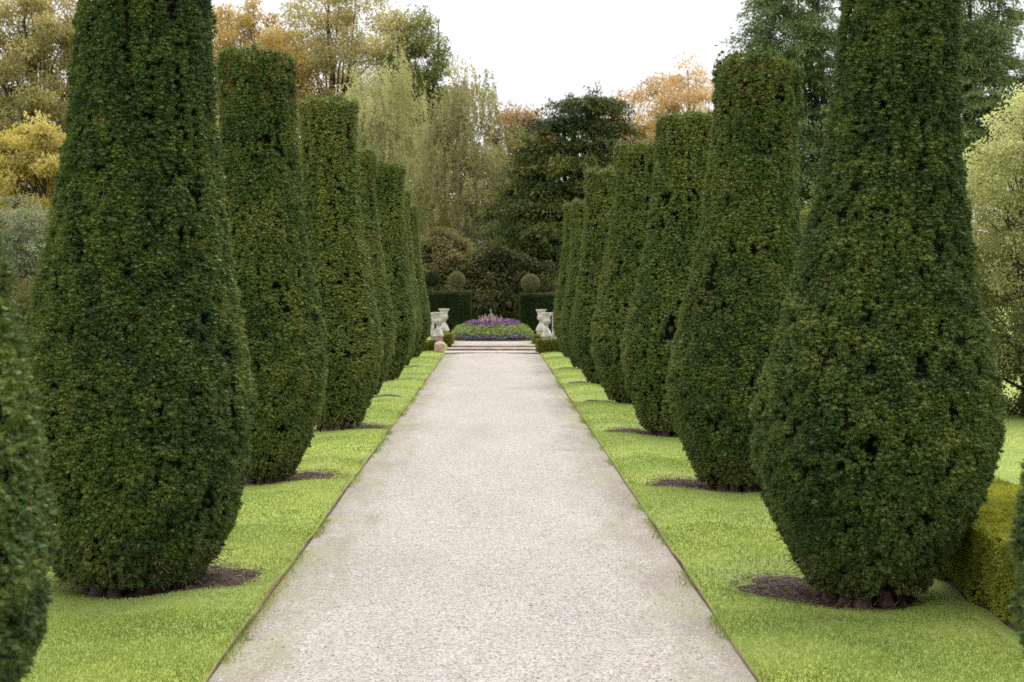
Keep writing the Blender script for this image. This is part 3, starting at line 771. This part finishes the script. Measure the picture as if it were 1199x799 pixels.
# ------------------------------------------------------------------ urns, stone block, posts, statue
def urn(label, px, d, zplate, ztop, mat_ped, group="stone urns beside the steps", rs=0.88):
    x = X_at(px, d)
    zb = 0.2
    root = thing("stone_urn", label, "urn", (x, d, zb), group)
    hp = zplate - zb; h = ztop - zplate
    B = Build(); add_box(B, -0.135 * rs, 0.135 * rs, -0.135 * rs, 0.135 * rs, -0.15, hp - 0.05, 0.008)
    B.obj("pedestal", mat_ped, root)
    B = Build(); add_box(B, -0.165 * rs, 0.165 * rs, -0.165 * rs, 0.165 * rs, hp - 0.048, hp, 0.012)
    B.obj("pedestal_cap", M_stone, root)
    f = [(0.155, 0.0), (0.155, 0.03), (0.14, 0.06), (0.13, 0.10), (0.10, 0.17), (0.065, 0.23), (0.046, 0.27), (0.045, 0.30), (0.062, 0.315), (0.062, 0.335), (0.045, 0.35)]
    B = Build(); B.add(*lathe([(a * rs, hp + 0.002 + b / 0.35 * h * 0.44) for a, b in f], 28)); B.obj("foot", M_stone, root, smooth=True)
    b_ = [(0.045, 0.0), (0.085, 0.03), (0.115, 0.07), (0.125, 0.11), (0.122, 0.135), (0.135, 0.14), (0.135, 0.16), (0.112, 0.17), (0.108, 0.24), (0.118, 0.32), (0.145, 0.385), (0.168, 0.41), (0.172, 0.43), (0.168, 0.45), (0.14, 0.445), (0.11, 0.36), (0.0, 0.34)]
    B = Build()
    k = 28
    V, F = lathe([(a * rs, hp + 0.002 + h * 0.44 + b / 0.45 * h * 0.56) for a, b in b_], k)
    ang = np.arctan2(V[:, 1], V[:, 0]); row = np.repeat(np.arange(len(b_)), k)
    gad = np.where((row >= 1) & (row <= 3), 1 + 0.05 * np.cos(ang * 14), np.where((row >= 11) & (row <= 13), 1 + 0.035 * np.cos(ang * 9), 1))
    V[:, :2] *= gad[:, None]
    B.add(V, F); B.obj("bowl", M_stone, root, smooth=True)
urn("pale stone urn on a pinkish pedestal, front one of the pair left of the steps", 513, 42.5, 0.49, 1.09, M_sand)
urn("weathered stone urn with wide rim, rear one of the pair left of the steps", 520, 44.8, 0.57, 1.15, M_sand)
urn("white stone urn behind the low hedge, front one of the pair right of the steps", 640, 42.5, 0.48, 1.08, M_sand)
urn("white stone urn with chipped rim, rear one of the pair right of the steps", 633.5, 44.8, 0.57, 1.13, M_stone)
for px, lab in ((506.3, "slim pale stone post beside the urns, next to the last left yew"), (648.5, "slim pale stone post beside the urns, next to the last right yew")):
    d = 43.6
    r_ = thing("stone_post", lab, "post", (X_at(px, d), d, 0.2), "stone posts behind the urns")
    B = Build(); add_box(B, -0.05, 0.05, -0.05, 0.05, -0.1, 0.80, 0.006); B.obj("shaft", M_stone, r_)
    B = Build(); add_box(B, -0.075, 0.075, -0.075, 0.075, 0.802, 0.86, 0.012); B.obj("cap", M_stone, r_)

# rounded sandstone block at the end of the left box hedge
u = np.linspace(0, 2 * math.pi, 40, endpoint=False)
se = lambda c, e: np.sign(c) * np.abs(c) ** e
rows = [(1.0, -0.05), (1.0, 0.1), (1.0, 0.2)] + [(math.cos(a) ** 0.5, 0.2 + 0.10 * math.sin(a)) for a in np.linspace(0.25, 1.5, 7)] + [(0.0, 0.301)]
V = np.concatenate([np.stack([0.155 * r * se(np.cos(u), 0.55), 0.17 * r * se(np.sin(u), 0.55), np.full(40, z)], -1) for r, z in rows])
V = V * (1 + 0.05 * (vnoise(V * 9, 77) - 0.5))[:, None]
i = np.arange(len(rows) - 1)[:, None] * 40; j = np.arange(40)[None]; jn = (j + 1) % 40
F = np.stack([i + j, i + jn, i + 40 + jn, i + 40 + j], -1).reshape(-1, 4)
o = mesh_obj("stone_block", V, F, M_sand, smooth=True); o.location = (X_at(515.5, 42.0), 41.85, 0.02)
tag(o, "rounded pinkish stone block at the end of the left low hedge", "stone block")

def statue():
    d = 49.0; x = X_at(575, d)
    root = thing("garden_statue", "small grey stone statue rising behind the flower bed", "statue", (x, d, 0.2))
    B = Build(); add_box(B, -0.11, 0.11, -0.11, 0.11, -0.05, 0.38, 0.01); B.obj("plinth", M_statue, root); root.location.z -= 0.07
    # one continuous draped figure: lathe with a turn of the shoulders, neck and head
    prof = [(0.085, 0.0), (0.095, 0.03), (0.08, 0.12), (0.07, 0.2), (0.062, 0.26), (0.075, 0.33), (0.085, 0.38), (0.07, 0.42), (0.03, 0.445), (0.026, 0.465), (0.04, 0.49), (0.046, 0.52), (0.038, 0.555), (0.0, 0.572)]
    V, F = lathe(prof, 24, (0, 0, 0.382))
    zz = V[:, 2] - 0.382
    V[:, 0] *= 0.72; V[:, 1] *= 0.6
    a = np.arctan2(V[:, 1], V[:, 0])
    V[:, :2] *= (1 + 0.07 * np.cos(a * 7 + zz * 9) * (zz < 0.34))[:, None]
    V[:, 0] += 0.02 * np.sin(zz * 7)
    B = Build(); B.add(V, F)
    B.add(*tube([(0.075, -0.01, 0.77), (0.105, -0.03, 0.68), (0.06, -0.075, 0.63)], [0.026, 0.022, 0.016], 8))
    B.add(*tube([(-0.06, -0.01, 0.77), (-0.095, -0.02, 0.67), (-0.03, -0.07, 0.66)], [0.026, 0.022, 0.016], 8))
    B.obj("figure", M_statue, root, smooth=True)
statue()

# ------------------------------------------------------------------ flower bed
def flower_bed():
    rng = np.random.default_rng(9)
    cx, cy, R = X_at(577, 46.8), 46.8, 1.24
    root = thing("flower_bed", "round domed flower bed in purple, white and green above the steps", "flower bed", (cx, cy, 0.2))
    B = Build(); B.add(*lathe([(R, -0.03), (R, 0.05), (R * 0.9, 0.1), (R * 0.6, 0.22), (R * 0.3, 0.28), (0, 0.3)], 40)); B.obj("soil_mound", M_soil, root, smooth=True)
    def tier(name, r0, r1, n, zlo, zhi, cols_leaf, cols_fl, fl_share, fs, lean=0.25):
        lm = foliage(name + "_leaves", cols_leaf, trans=0.25)
        fm = foliage(name + "_petals", cols_fl, trans=0.25, tmul=(1, 1, 1))
        a = rng.uniform(0, 6.283, n); r = np.sqrt(rng.uniform(r0 ** 2, r1 ** 2, n))
        t = (r - r0) / max(r1 - r0, 1e-6)
        z = zlo(t) + (zhi(t) - zlo(t)) * np.sqrt(rng.uniform(size=n)) + 0.10 * (n2(r * np.cos(a), r * np.sin(a), 7, 12) - 0.5)
        P = np.stack([r * np.cos(a), r * np.sin(a), z], -1)
        fl = (rng.uniform(size=n) < fl_share) & (z > zlo(t) + 0.45 * (zhi(t) - zlo(t)))
        B = Build()
        q = P[~fl]
        V, F = leaf_arrays(q, norm(rng.normal(0, 0.8, q.shape) + np.array([0, 0, .6])), rng.normal(size=q.shape), rng.uniform(0.04, 0.08, len(q)), 0.028)
        B.add(V, F, 0, np.clip(rng.normal(0.5, 0.22, len(q)), 0, 1))
        q = np.repeat(P[fl], 4, 0)
        V, F = leaf_arrays(q + rng.normal(0, 0.004, q.shape), norm(rng.normal(0, 1, q.shape) + np.array([0, -0.4, .5])), rng.normal(size=q.shape), fs * rng.uniform(.7, 1.3, len(q)), fs * 0.8)
        B.add(V, F, 1, np.clip(np.repeat(rng.normal(0.5, 0.2, fl.sum()), 4), 0, 1))
        tag(B.obj(name, [lm, fm], root), kind='stuff')
    G1 = [(0.10, 0.14, 0.03), (0.22, 0.29, 0.07), (0.38, 0.44, 0.15)]
    G2 = [(0.03, 0.05, 0.015), (0.07, 0.11, 0.03), (0.12, 0.17, 0.05)]
    tier("pansies", 1.06, 1.24, 5200, lambda t: 0.02 + 0 * t, lambda t: 0.19 - 0.05 * t, G2, [(0.20, 0.17, 0.38), (0.36, 0.31, 0.54), (0.56, 0.50, 0.66)], 0.6, 0.032)
    tier("white_bedding_flowers", 0.74, 1.20, 15000, lambda t: 0.14 - 0.06 * t, lambda t: 0.46 - 0.22 * t ** 2, G1, [(0.45, 0.5, 0.3), (0.62, 0.62, 0.5), (0.75, 0.72, 0.68)], 0.16, 0.024)
    tier("violet_flowers", 0.22, 0.80, 9500, lambda t: 0.34 + 0 * t, lambda t: 0.62 - 0.10 * t, G2, [(0.22, 0.07, 0.30), (0.36, 0.15, 0.46), (0.56, 0.34, 0.60)], 0.58, 0.036)
    # pink spikes at the crown
    Bp = Build()
    for k in range(46):
        a, r = rng.uniform(0, 6.283), 0.34 * math.sqrt(rng.uniform())
        p0 = np.array([r * math.cos(a), -0.35 + r * math.sin(a), 0.42])
        dv = norm(np.array([0.35 * math.cos(a), 0.35 * math.sin(a), 1]) + rng.normal(0, .15, 3)); h = rng.uniform(0.18, 0.34)
        m = 22
        s = np.sqrt(rng.uniform(0.1, 1, m))[:, None]
        q = p0 + dv * h * s + rng.normal(0, 0.008, (m, 3))
        V, F = leaf_arrays(q, norm(rng.normal(size=(m, 3)) + dv), rng.normal(size=(m, 3)), 0.024, 0.012)
        Bp.add(V, F, 0, rng.uniform(size=m))
    fm = foliage("salmon_petals", [(0.55, 0.24, 0.22), (0.64, 0.40, 0.36), (0.65, 0.52, 0.48)], trans=0.25, tmul=(1, 1, 1))
    tag(Bp.obj("salmon_flower_spikes", fm, root), kind='stuff')
flower_bed()

# ------------------------------------------------------------------ trees and shrubs
def tree(name, label, cat, px, d, top, hw, bot, prof, clumps, per, leaf, cr, cols, seed, mode='round', bark=None, trunk_r=0.22, flat=0.7, lean=0.0,
         group=None, trans=0.5, fill=0.45, limbs=60, asym=None, squash=1.0, leafw=0.55, rough_edge=0.5, mat=None, tonegrad=None, layers=0):
    rng = np.random.default_rng(seed)
    if d > 55: leaf, per = leaf * 1.35, int(per * 1.35)
    x = X_at(px, d); s = d / FPX
    zg = 0.0 if d < 42 else 0.2
    zt, zb, R = Z_at(top, d) - zg, max(Z_at(bot, d) - zg, 0.05), hw * s
    root = thing(name, label, cat, (x, d, zg), group)
    pt = np.array(prof, float)
    def pr(t): return np.interp(t, pt[:, 0], pt[:, 1])
    # clump centres inside the envelope
    t = rng.uniform(size=clumps * 6); acc = rng.uniform(size=len(t)) < np.maximum(pr(t), 0.12) ** 1.3
    t = t[acc][:clumps]; n = len(t)
    if layers: t = np.clip((np.floor(t * layers) + rng.normal(0.5, 0.13, n)) / layers, 0, 1)
    a = rng.uniform(0, 6.283, n)
    rad = rng.uniform(size=n) ** fill
    bump = 1 - rough_edge * 0.5 + rough_edge * vnoise(np.stack([np.cos(a) * 1.7, np.sin(a) * 1.7, t * 5], -1), seed)
    r = rad * R * pr(t) * bump
    C = np.stack([r * np.cos(a) + lean * R * t, r * np.sin(a) * squash, zb + (zt - zb) * t], -1)
    ctone = rng.normal(0.5, 0.24 if mode == 'tier' else 0.16, n) + 0.35 * (vnoise(C / (R * 0.5), seed + 3) - 0.5)
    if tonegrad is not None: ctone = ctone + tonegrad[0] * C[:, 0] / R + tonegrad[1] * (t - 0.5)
    csz = cr * rng.uniform(0.6, 1.35, n)
    # leaves
    PP = np.repeat(C, per, 0); sz = np.repeat(csz, per)[:, None]; m = len(PP)
    out = np.repeat(norm(C - np.array([0, 0, zb + 0.4 * (zt - zb)])), per, 0)
    if mode == 'weep':                                     # hanging strings
        k = rng.integers(0, 9, m)
        st = norm(rng.normal(size=(n, 9, 3)))[np.repeat(np.arange(n), per), k] * sz * np.array([1, 1, 0.4])
        h = rng.uniform(size=(m, 1)) ** 0.8
        off = st * (0.45 + 0.55 * np.sqrt(h)) + np.array([0, 0, -1.0]) * h * sz * 1.9 + np.array([0, 0, 1.0]) * sz * 0.5 + rng.normal(0, 0.045, (m, 3))
        D = norm(rng.normal(0, 0.5, (m, 3)) + np.array([0, 0, -1.0]))
    elif mode == 'tier':                                   # flat sprays that droop at their tips
        k = rng.integers(0, 8, m)
        dirs = norm(rng.normal(size=(n, 8, 3)) * np.array([1, 1, 0.25]) + norm(C * np.array([1, 1, 0.0]))[:, None] * 0.9)
        dk = dirs[np.repeat(np.arange(n), per), k]
        h = rng.uniform(size=(m, 1))
        off = dk * h * sz * 2.0 + np.array([0, 0, -0.45]) * (h ** 2) * sz + rng.normal(0, 1, (m, 3)) * sz * np.array([0.16, 0.16, 0.10])
        D = norm(dk + rng.normal(0, 0.55, (m, 3)) + np.array([0, 0, -0.25]))
    else:
        v = norm(rng.normal(size=(m, 3)))
        off = v * (rng.uniform(size=(m, 1)) ** 0.5) * sz * np.array([1, 1, flat])
        D = norm(v * 0.6 + rng.normal(0, 0.6, (m, 3)) + np.array([0, 0, -0.2]))
    PP = PP + off
    PP[:, 2] = np.maximum(PP[:, 2], 0.03)
    nn = norm(rng.normal(0, 0.7, (m, 3)) + np.array([0, 0, 0.8]) + out * 0.4)
    V, F = leaf_arrays(PP, D, nn, leaf * rng.uniform(0.6, 1.35, m), leaf * leafw * rng.uniform(0.7, 1.2, m))
    mt = mat or foliage(name + "_leaves", cols, trans=trans, tmul=(1.15, 1.1, 0.7))
    mesh_obj("crown", V, F, mt, root, tint=np.clip(np.repeat(ctone, per) + rng.normal(0, 0.09, m), 0, 1))
    # trunk and limbs
    B = Build()
    zs = np.linspace(-0.2, zb + (zt - zb) * 0.92, 9)
    wx = np.cumsum(rng.normal(0, 0.012 * zt, 9)) * (zs > 0.5); wy = np.cumsum(rng.normal(0, 0.012 * zt, 9)) * (zs > 0.5)
    tr = trunk_r * (1 - np.linspace(0, 1, 9) * 0.9); tr[0] *= 1.4
    tx = wx + lean * R * np.clip((zs - zb) / (zt - zb), 0, 1)
    B.add(*tube(np.stack([tx, wy, zs], -1), tr, 8))
    for q in rng.permutation(n)[:limbs]:
        c = C[q]
        zj = max(zb * 0.6, min(c[2] * rng.uniform(0.45, 0.85), zs[-2]))
        j = np.array([np.interp(zj, zs, tx), np.interp(zj, zs, wy), zj])
        mid = j * 0.5 + c * 0.5 + np.array([0, 0, (0.12 if mode != 'tier' else 0.02) * np.linalg.norm(c - j)]) + rng.normal(0, 0.05 * np.linalg.norm(c - j), 3)
        r0 = min(np.interp(zj, zs, tr) * 0.5, 0.03 * np.linalg.norm(c - j) + 0.012)
        B.add(*tube(np.stack([j, (j + mid) / 2 + rng.normal(0, .03, 3), mid, c]), [r0, r0 * 0.75, r0 * 0.5, r0 * 0.18], 5))
    B.obj("trunk", bark or M_bark, root, smooth=True)
    return root

ROUND = [(0, .45), (.15, .8), (.4, 1), (.65, .9), (.85, .6), (1, .12)]
DOME = [(0, .92), (.3, 1), (.6, .88), (.85, .55), (1, .1)]
CONE = [(0, .85), (.25, 1), (.5, .80), (.75, .50), (.9, .3), (1, .05)]
BROAD = [(0, .75), (.2, .95), (.4, 1), (.6, .84), (.82, .62), (.93, .42), (1, .22)]
NARROW = [(0, .5), (.3, 1), (.6, .85), (.85, .5), (1, .08)]

GOLD = [(0.196, 0.185, 0.096), (0.343, 0.307, 0.150), (0.451, 0.403, 0.204), (0.519, 0.435, 0.240)]
OLIVE = [(0.167, 0.170, 0.090), (0.284, 0.281, 0.150), (0.382, 0.366, 0.198), (0.451, 0.413, 0.228)]
PALE = [(0.225, 0.233, 0.120), (0.372, 0.376, 0.204), (0.490, 0.488, 0.288), (0.539, 0.509, 0.324)]
ORANGE = [(0.320, 0.210, 0.103), (0.500, 0.336, 0.184), (0.600, 0.441, 0.253), (0.580, 0.483, 0.322)]
GREEN = [(0.065, 0.094, 0.031), (0.130, 0.169, 0.054), (0.234, 0.250, 0.084), (0.338, 0.312, 0.120)]
PINE = [(0.056, 0.091, 0.036), (0.125, 0.177, 0.066), (0.206, 0.262, 0.102), (0.300, 0.342, 0.144)]
DARK = [(0.022, 0.041, 0.014), (0.056, 0.078, 0.022), (0.125, 0.140, 0.034), (0.225, 0.216, 0.054)]
YELLOW = [(0.260, 0.221, 0.072), (0.420, 0.355, 0.114), (0.520, 0.443, 0.156), (0.580, 0.515, 0.228)]
SILVER = [(0.12, 0.14, 0.09), (0.24, 0.27, 0.19), (0.36, 0.39, 0.30)]
CREAM = [(0.068, 0.088, 0.034), (0.213, 0.231, 0.092), (0.436, 0.451, 0.218), (0.601, 0.627, 0.380)]
G_BG = "trees of the wood behind the garden"

tree("dark_evergreen", "broad dark evergreen standing behind the right hedge", "tree", 664, 72, 112, 88, 352, BROAD, 620, 260, 0.12, 0.62, DARK, 401, 'tier', trunk_r=0.4, trans=0.1, fill=0.36, limbs=80, rough_edge=0.7, leafw=0.42, lean=0.26, layers=10)
tree("birch_tree", "olive weeping birch beside the dark evergreen", "tree", 548, 80, 68, 72, 330, NARROW, 240, 190, 0.11, 0.75, OLIVE, 402, 'weep', bark=M_birch, trunk_r=0.2, group=G_BG, leafw=0.5)
tree("birch_tree", "pale yellow birch with a white trunk behind the left yews", "tree", 452, 84, 52, 78, 320, NARROW, 240, 190, 0.11, 0.8, PALE, 403, 'weep', bark=M_birch, trunk_r=0.2, group=G_BG, leafw=0.5)
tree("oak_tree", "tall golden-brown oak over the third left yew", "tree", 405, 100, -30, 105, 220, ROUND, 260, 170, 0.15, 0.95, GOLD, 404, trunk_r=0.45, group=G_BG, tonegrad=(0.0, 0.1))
tree("oak_tree", "green-leaved tree at the edge of the sky beside the golden oak", "tree", 488, 97, 8, 46, 200, ROUND, 120, 150, 0.14, 0.75, GREEN, 405, trunk_r=0.3, group=G_BG)
tree("beech_tree", "orange-gold tree behind the second left yew", "tree", 285, 96, 0, 85, 230, ROUND, 230, 170, 0.15, 0.9, [(0.25, 0.20, 0.08), (0.41, 0.31, 0.12), (0.53, 0.40, 0.17), (0.56, 0.45, 0.22)], 406, trunk_r=0.4, group=G_BG)
tree("lime_tree", "tall olive-gold tree with a thin crown left of the huge yew", "tree", 50, 84, -35, 85, 190, DOME, 250, 150, 0.14, 0.8, GOLD, 407, trunk_r=0.35, group=G_BG)
tree("maple_tree", "bright yellow small tree under the olive-gold one", "tree", 45, 62, 138, 72, 290, DOME, 190, 170, 0.12, 0.55, YELLOW, 408, trunk_r=0.2, group=G_BG)
tree("beech_tree", "pale orange tree against the sky behind the third right yew", "tree", 795, 95, 70, 72, 250, DOME, 150, 140, 0.13, 0.75, ORANGE, 409, trunk_r=0.3, group=G_BG)
tree("beech_tree", "thin orange tree peeping out right behind the dark evergreen", "tree", 735, 99, 100, 52, 250, DOME, 100, 110, 0.13, 0.75, ORANGE, 430, trunk_r=0.2, group=G_BG)
tree("beech_tree", "hazy russet tree far off between the birch and the dark evergreen", "tree", 612, 108, 118, 44, 260, ROUND, 120, 130, 0.15, 0.8, [(0.22, 0.15, 0.09), (0.38, 0.25, 0.14), (0.5, 0.33, 0.17)], 410, trunk_r=0.25, group=G_BG)
tree("pine_tree", "blue-green conifer between the two nearest right yews", "tree", 935, 74, -60, 66, 330, [(0, .7), (.3, 1), (.7, .85), (.9, .6), (1, .2)], 380, 220, 0.15, 0.72, PINE, 411, 'tier', trunk_r=0.35, group=G_BG, leafw=0.35, trans=0.15)
tree("pine_tree", "blue-green conifer right of the huge yew above the cream shrub", "tree", 1118, 72, -60, 76, 240, [(0, .6), (.35, 1), (.7, .95), (.9, .7), (1, .2)], 380, 220, 0.15, 0.72, PINE, 412, 'tier', trunk_r=0.35, group=G_BG, leafw=0.35, trans=0.15)
tree("beech_tree", "amber tree filling the gap behind the first left yews", "tree", 205, 90, 40, 70, 330, DOME, 190, 150, 0.15, 0.85, GOLD, 413, trunk_r=0.3, group=G_BG)
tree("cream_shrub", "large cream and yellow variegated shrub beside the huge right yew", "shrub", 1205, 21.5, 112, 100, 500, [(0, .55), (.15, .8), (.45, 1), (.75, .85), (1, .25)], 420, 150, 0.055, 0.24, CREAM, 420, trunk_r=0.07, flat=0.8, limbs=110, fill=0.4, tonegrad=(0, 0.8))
tree("green_shrub", "dark green shrub in the gap between the two nearest right yews", "shrub", 955, 46, 235, 60, 420, DOME, 150, 170, 0.09, 0.4, GREEN, 421, trunk_r=0.08, fill=0.4)
tree("laurel_shrub", "dark leafy shrub filling the gap between the tall hedges", "shrub", 580, 57, 292, 74, 395, DOME, 260, 200, 0.09, 0.38, [(0.013, 0.019, 0.008), (0.039, 0.048, 0.014), (0.094, 0.090, 0.027), (0.177, 0.141, 0.047)], 422, trunk_r=0.08, fill=0.42, trans=0.15, squash=0.45, rough_edge=0.95)
tree("brown_shrub", "olive-brown shrub behind the left ball topiaries", "shrub", 512, 58, 270, 55, 392, DOME, 200, 190, 0.09, 0.4, [(0.08, 0.085, 0.038), (0.17, 0.165, 0.075), (0.28, 0.255, 0.12), (0.38, 0.33, 0.16)], 423, trunk_r=0.08, fill=0.42, squash=0.6)
tree("silver_shrub", "silvery grey-green shrub left of the huge yew", "shrub", 22, 42, 232, 52, 352, DOME, 170, 170, 0.08, 0.33, SILVER, 424, 'tier', trunk_r=0.06, fill=0.42)
tree("olive_shrub", "olive-green shrub below the silvery one at the left", "shrub", 28, 31, 345, 45, 440, DOME, 130, 170, 0.06, 0.22, [(0.04, 0.05, 0.016), (0.10, 0.11, 0.035), (0.19, 0.18, 0.06)], 425, trunk_r=0.04, fill=0.42)
tree("rose_bush", "small bush with coral red flowers under the silvery shrub", "shrub", 33, 38, 324, 9, 345, DOME, 22, 26, 0.04, 0.08, [(0.05, 0.07, 0.02), (0.10, 0.11, 0.04), (0.55, 0.16, 0.10)], 426, trunk_r=0.02, limbs=8)
tree("yellow_shrub", "yellow-green shrub showing between the huge left yew and the next", "shrub", 248, 62, 165, 45, 400, DOME, 160, 170, 0.10, 0.5, PALE, 427, trunk_r=0.1, fill=0.42)

def woods():
    """far belt of autumn wood that closes the view"""
    rng = np.random.default_rng(77)
    P, T = [], []
    for k in range(150):
        x = rng.uniform(-75, 75); y = 118 + rng.uniform(-4, 12) ; h = rng.uniform(5, 9.5); w = rng.uniform(2.2, 4)
        n = 700
        v = norm(rng.normal(size=(n, 3))); v[:, 2] = np.abs(v[:, 2])
        P.append(np.array([x, y, 0.2]) + v * np.array([w, w, h]) * rng.uniform(0.75, 1.05, (n, 1)) * (0.8 + 0.4 * vnoise(v * 2.5, k))[:, None])
        T.append(np.clip(rng.uniform(0.1, 0.9) + rng.normal(0, 0.12, n), 0, 1))
    P = np.concatenate(P); m = len(P)
    V, F = leaf_arrays(P, rng.normal(size=(m, 3)), rng.normal(size=(m, 3)), rng.uniform(0.3, 0.7, m), 0.32)
    tag(mesh_obj("far_woods", V, F, foliage("far_woods_leaves", [(0.05, 0.06, 0.03), (0.16, 0.14, 0.06), (0.30, 0.22, 0.09), (0.36, 0.24, 0.12)]), tint=np.concatenate(T)),
        "far belt of autumn woodland closing the view", "woods", kind='stuff')
woods()

# ------------------------------------------------------------------ fallen leaves
def fallen(label, px, py, cols, ang, size=0.05):
    d = CAM_H * FPX / (py - HORY); x = X_at(px, d)
    z = float(ground_z(np.array([x]), np.array([d]))[0]) if (x < PX0 or x > PX1) else 0.03
    u = np.linspace(0, 1, 9); w = np.sin(u * math.pi) ** 0.8 * 0.34 * (1 + 0.2 * np.cos(u * 25))
    top = np.stack([u - .5, w, 0.12 * w + 0.05 * np.sin(u * 5)], -1); bot = np.stack([u - .5, -w, 0.16 * w + 0.05 * np.sin(u * 5)], -1); mid = np.stack([u - .5, 0 * u, 0.05 * np.sin(u * 5)], -1)
    V = np.concatenate([top, mid, bot]) * size; k = np.arange(8)
    F = np.concatenate([np.stack([k, k + 1, k + 10, k + 9], -1), np.stack([k + 9, k + 10, k + 19, k + 18], -1)])
    o = mesh_obj("fallen_leaf", V, F, foliage("fallen_leaf", cols, trans=0.2), tint=np.linspace(0.2, 0.9, 16))
    o.location = (x, d, z + 0.012); o.rotation_euler = (0, 0, ang)
    tag(o, label, "leaf", "fallen leaves")
fallen("brown-red fallen leaf on the gravel by the left path edge", 291, 752, [(0.2, 0.07, 0.04), (0.36, 0.16, 0.1)], 0.4, 0.06)
fallen("small red fallen leaf on the right lawn strip", 810, 632, [(0.28, 0.07, 0.05), (0.4, 0.15, 0.1)], 1.2, 0.055)

def scattered_leaves():
    """a thin scatter of small autumn leaves over lawn and path"""
    rng = np.random.default_rng(15)
    n = 150
    x = rng.uniform(-2.9, 2.6, n); y = 6 + 16 * rng.uniform(size=n) ** 1.3
    on_path = (x > PX0) & (x < PX1)
    kp = ~on_path | (rng.uniform(size=n) < 0.35)
    x, y, on_path = x[kp], y[kp], on_path[kp]; n = len(x)
    z = np.where(on_path, 0.036, ground_z(x, y) + 0.022)
    V, F = leaf_arrays(np.stack([x, y, z], -1), np.column_stack([rng.normal(size=(n, 2)), rng.normal(0, 0.2, n)]), np.array([[0, 0, 1.0]]) + rng.normal(0, 0.3, (n, 3)), rng.uniform(0.018, 0.04, n), rng.uniform(0.010, 0.020, n))
    m = foliage("autumn_leaf_litter", [(0.16, 0.07, 0.035), (0.30, 0.19, 0.07), (0.44, 0.33, 0.13)], trans=0.2)
    tag(mesh_obj("leaf_litter", V, F, m, tint=rng.uniform(0, 1, n)), "thin scatter of small autumn leaves on lawn and path", "leaves", kind='stuff')
scattered_leaves()
